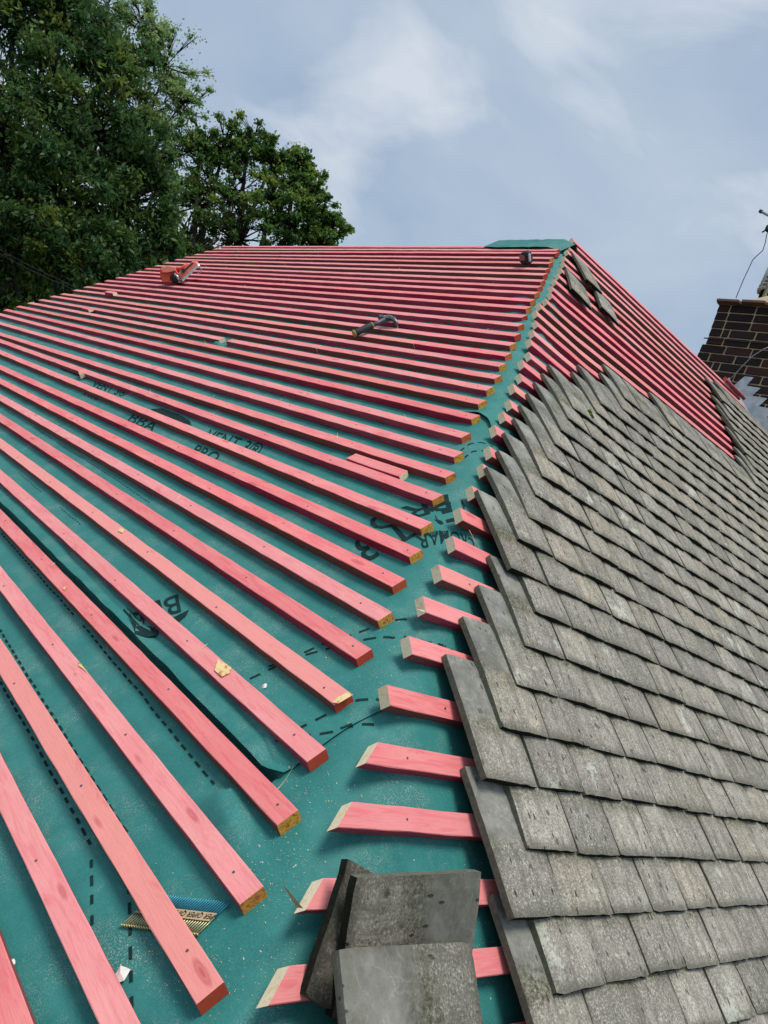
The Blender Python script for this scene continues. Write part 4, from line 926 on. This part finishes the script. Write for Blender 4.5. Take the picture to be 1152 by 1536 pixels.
def scrap(px, py, r, label):
    q = MB(); c = LP(*atL(px, py, -.026), .003); V = []
    for i in range(9): a = i / 9 * 2 * math.pi; rr = r * random.uniform(.8, 1.1); V.append(c + np.array([0, -1, 0]) * rr * math.cos(a) + np.array([c45, 0, c45]) * rr * math.sin(a) + nL * random.uniform(0, .004))
    V.append(c + nL * .006); q.add(V, [(i, (i + 1) % 9, 9) for i in range(9)]); tag(q.obj('wood_chip', [TAPE]), label, 'wood chip', 'pale wood chips')
scrap(184, 1465, .011, 'white crumpled wood chip on the membrane at the lower left')
scrap(397, 1034, .007, 'pale wood chip beside a batten above the dashed guide lines')
scrap(300 * 0 + 20, 1448, .006, 'small white chip against the lowest left batten')
# sawdust: nobody could count it
q = MB(); N0 = 2600
cl = [(440, 1280), (405, 1330), (560, 1020), (650, 870), (690, 870), (560, 1215), (230, 1430), (470, 1190), (700, 1460), (600, 960), (380, 990), (720, 1420), (610, 1180), (660, 960), (300, 1450), (480, 960), (430, 1460), (770, 560)]
for i in range(N0):
    cx, cy = cl[int(random.random() ** 1.1 * len(cl))]; px, py = random.gauss(cx, 32), random.gauss(cy, 24)
    if random.random() < .25: px, py = random.uniform(200, 740), random.uniform(850, 1530)
    x_, y_ = hipxy([(px, py)])[0]
    if x_ < -EV or y_ < -EV: continue
    c = topP(x_, y_, .0006)[0]; r = random.uniform(.0003, .0008) * (2. if random.random() < .1 else 1); a = random.uniform(0, 3.14)
    e1_ = unit(np.array([math.cos(a), math.sin(a), random.uniform(-.3, .9)])); e2_ = unit(np.cross(e1_, nL + nR)); q.add([c - e1_ * r * 1.5, c + e2_ * r * .7, c + e1_ * r * 1.6, c - e2_ * r * .6, c + (nL + nR) * r * .4], [(0, 1, 4), (1, 2, 4), (2, 3, 4), (3, 0, 4)])
for i in range(110):
    s_ = random.uniform(.15, 3.5); y_ = random.uniform(-.8 * s_ * c45, 3.6 if s_ < 2 else 1.5); a = random.uniform(0, 3.14); L_ = random.uniform(.008, .028)
    k_ = round((s_ - .06) / .1); s_ = .04 + .1 * k_ + random.uniform(.004, .03); d = np.array([0, math.cos(a), 0]) + math.sin(a) * np.array([c45, 0, c45]); c = SL(s_, y_, .0016)
    if y_ < -s_ * c45 + .12: continue
    q.tube([c - d * L_ / 2, c + nL * L_ * .12, c + d * L_ / 2 + nL * L_ * random.uniform(.1, .6)], [.0005, .0007, .0003], 4)
tag(q.obj('sawdust', [ENDC]), 'pale sawdust flecks and slivers scattered over the teal membrane and battens', 'sawdust', kind='stuff')

# ------------------------------------------------------------------ trees
def leaf_mat(name, a, b_, c_, tr=.25):
    m, nt, b = newmat(name); at = N(nt, 'Attribute', attribute_name='rnd').outputs['Fac']
    c = ramp(nt, at, [(0., a), (.55, b_), (1., c_)]); setc(nt, b, c, .5, .35)
    tn = nt.nodes.new('ShaderNodeBsdfTranslucent'); nt.links.new(c, tn.inputs[0]); mx = nt.nodes.new('ShaderNodeMixShader'); mx.inputs[0].default_value = tr
    nt.links.new(b.outputs[0], mx.inputs[1]); nt.links.new(tn.outputs[0], mx.inputs[2])
    nt.links.new(mx.outputs[0], [x for x in nt.nodes if x.type == 'OUTPUT_MATERIAL'][0].inputs[0]); return m
BARK = plain('dark_bark', (.045, .04, .032), .95, .1, var=.5, scale=14, bstr=.8)
def tree(name, label, base, blobs, nleaf, lsize, mat, elong=1.6, clump=.42, droop=0., trunk_r=.28, sub=16, seed=1, fill=.5, group=None, reach=1.05):
    r = np.random.default_rng(seed); root = empty(name, base); tag(root, label, 'tree', group)
    base = np.array(base, float); blobs = [(np.array(b_[:3]), b_[3]) for b_ in blobs]
    cen = np.mean([b_[0] for b_ in blobs], axis=0)
    q = MB(); fork = base + (cen - base) * .55; fork[2] = base[2] + (min(b_[0][2] for b_ in blobs) - base[2]) * .8
    q.tube([base, base + (fork - base) * .35 + [.06, -.04, 0], base + (fork - base) * .7, fork], [trunk_r, trunk_r * .85, trunk_r * .75, trunk_r * .66], 12)
    tips = []; 
    for c, R_ in blobs:
        mid = (fork + c) / 2 + r.normal(0, .25, 3) + [0, 0, .15]
        q.tube([fork, mid, c], [trunk_r * .42, trunk_r * .24, trunk_r * .1], 7)
        for i in range(sub):
            d = r.normal(0, 1, 3); d[2] = d[2] * .8 + .15; d /= np.linalg.norm(d); t = c + d * R_ * r.uniform(.35, reach)
            tips.append((t, R_ * clump * r.uniform(.45, 1.35))); m_ = (c + t) / 2 + r.normal(0, .06, 3)
            q.tube([c, m_, t], [trunk_r * .085, trunk_r * .05, .006], 5)
            for z_ in range(3):
                d2_ = unit(d + r.normal(0, .7, 3)); q.tube([m_, t + d2_ * R_ * .25], [.012, .003], 4)
    q.obj('trunk', [BARK], root, True)
    n_ = nleaf; ti = r.integers(0, len(tips), n_); C_ = np.array([t[0] for t in tips])[ti]; Rr_ = np.array([t[1] for t in tips])[ti]
    tcol = r.random(len(tips))[ti]
    d = r.normal(0, 1, (n_, 3)); d /= np.linalg.norm(d, axis=1)[:, None]; rad = np.minimum(np.abs(r.normal(0, .62, n_)), 1.9)
    P = C_ + d * (Rr_ * rad)[:, None] * np.array([1.15, 1.15, .75]); 
    a = r.normal(0, 1, (n_, 3)); a[:, 2] -= droop; a /= np.linalg.norm(a, axis=1)[:, None]
    nn = r.normal(0, .7, (n_, 3)); nn[:, 2] += 1; b_ = np.cross(nn, a); b_ /= np.linalg.norm(b_, axis=1)[:, None]
    sz = lsize * r.uniform(.6, 1.3, n_)[:, None]
    nrm = np.cross(a, b_)
    v0 = P - a * sz * elong * .5; v1 = P + b_ * sz * .5 + nrm * sz * .12; v2 = P + a * sz * elong * .5; v3 = P - b_ * sz * .5 + nrm * sz * .12
    V = np.stack([v0, v1, v2, v3], 1).reshape(-1, 3) - base; F_ = np.arange(n_ * 4).reshape(-1, 4)
    me = bpy.data.meshes.new('crown'); me.vertices.add(n_ * 4); me.vertices.foreach_set('co', V.astype(np.float32).ravel())
    me.loops.add(n_ * 4); me.loops.foreach_set('vertex_index', F_.ravel().astype(np.int32)); me.polygons.add(n_)
    me.polygons.foreach_set('loop_start', (np.arange(n_) * 4).astype(np.int32)); me.polygons.foreach_set('loop_total', np.full(n_, 4, dtype=np.int32))
    me.update(calc_edges=True); me.validate()
    rv = np.clip(np.repeat(tcol * .65 + r.random(n_) * .35, 4), 0, 1)
    at = me.attributes.new('rnd', 'FLOAT', 'POINT'); at.data.foreach_set('value', rv.astype(np.float32)); me.materials.append(mat)
    link('crown', me, parent=root)
    return root
LF1 = leaf_mat('ash_leaves', (.036, .095, .034), (.078, .17, .046), (.24, .30, .05), .42)
LF2 = leaf_mat('oak_leaves', (.065, .16, .045), (.13, .25, .055), (.32, .40, .06), .5)
LF3 = leaf_mat('birch_leaves', (.16, .29, .11), (.28, .42, .16), (.40, .50, .20), .55)
LF4 = leaf_mat('far_leaves', (.018, .035, .014), (.032, .055, .016), (.12, .11, .02))
g0_ = -ZA
def bl(L_): return [tuple(atD(x, y, d)) + (R_,) for x, y, d, R_ in L_]
tree('ash_tree', 'tallest dark ash tree filling the upper left corner', tuple(atD(40, 500, 13)[:2]) + (g0_,), bl([(-150, 60, 13, 1.3), (-140, 220, 13, 1.3), (-140, 360, 13, 1.3), (-40, -80, 13, 1.3), (60, -70, 13, 1.1), (20, 40, 13, 1.0), (100, 40, 13.4, .85), (160, 105, 13, .8), (65, 150, 12.4, 1.0), (150, 200, 12.6, .9), (205, 240, 13, .7), (10, 230, 12.2, 1.0), (95, 270, 12.2, 1.0), (180, 310, 12.8, .9), (20, 370, 12, 1.0), (110, 380, 12.3, 1.0), (205, 385, 13, .8), (60, 450, 12.6, .9), (-60, 440, 12.5, 1.)]), 150000, .044, LF1, 2.3, .30, .7, .30, 34, 3, .5)
tree('birch_tree', 'light airy pale green tree rising behind the dark ash', tuple(atD(230, 500, 18)[:2]) + (g0_,), bl([(160, 10, 18, .9), (215, 45, 18, .8), (248, 100, 18, .8), (275, 155, 18, .6), (270, 215, 18, .65), (215, 170, 18.3, .9), (250, 290, 18, .7), (170, 90, 18.4, 1.0)]), 30000, .050, LF3, 1.3, .26, .3, .16, 30, 5, .6, reach=1.25)
tree('oak_tree', 'bushy green oak tree standing behind the far end of the ridge', tuple(atD(390, 480, 15.5)[:2]) + (g0_,), bl([(300, 235, 15.8, .62), (335, 225, 15.8, .55), (372, 215, 15.6, .42), (410, 240, 15.5, .42), (445, 245, 15.4, .36), (462, 290, 15.2, .45), (497, 340, 15, .34), (480, 365, 15, .4), (345, 290, 15.5, .72), (410, 300, 15.2, .62), (440, 345, 15, .6), (295, 310, 15.6, .75), (360, 360, 15.2, .75), (290, 385, 15.5, .7), (470, 320, 15, .4)]), 60000, .052, LF2, 1.25, .25, .2, .24, 34, 8, .6, reach=1.3)
tree('background_tree', 'dark yellowing tree seen through the gaps beneath the ash', tuple(atD(60, 500, 21)[:2]) + (g0_,), bl([(-40, 340, 21, 1.6), (50, 350, 21, 1.5), (130, 400, 21, 1.4), (10, 430, 20.5, 1.5), (100, 460, 20.5, 1.5), (190, 440, 21, 1.3), (250, 430, 21, 1.), (-100, 450, 21, 1.6), (60, 540, 21, 1.6), (180, 540, 21, 1.6)]), 42000, .11, LF4, 1.4, .45, .2, .24, 14, 12, .5)
# overhead lines by the trees
for a_, b2_, lab in (((0, 370), (100, 425), 'upper of two thin wires crossing in front of the trees'), ((0, 378), (105, 432), 'lower of two thin wires crossing in front of the trees')):
    q = MB(); A = atD(a_[0] - 60, a_[1] - 30, 9.); B = atD(b2_[0] + 30, b2_[1] + 14, 9.6); q.tube([A, (A + B) / 2 - [0, 0, .03], B], .0013, 5); tag(q.obj('overhead_wire', [CABLE]), lab, 'wire', 'overhead wires')
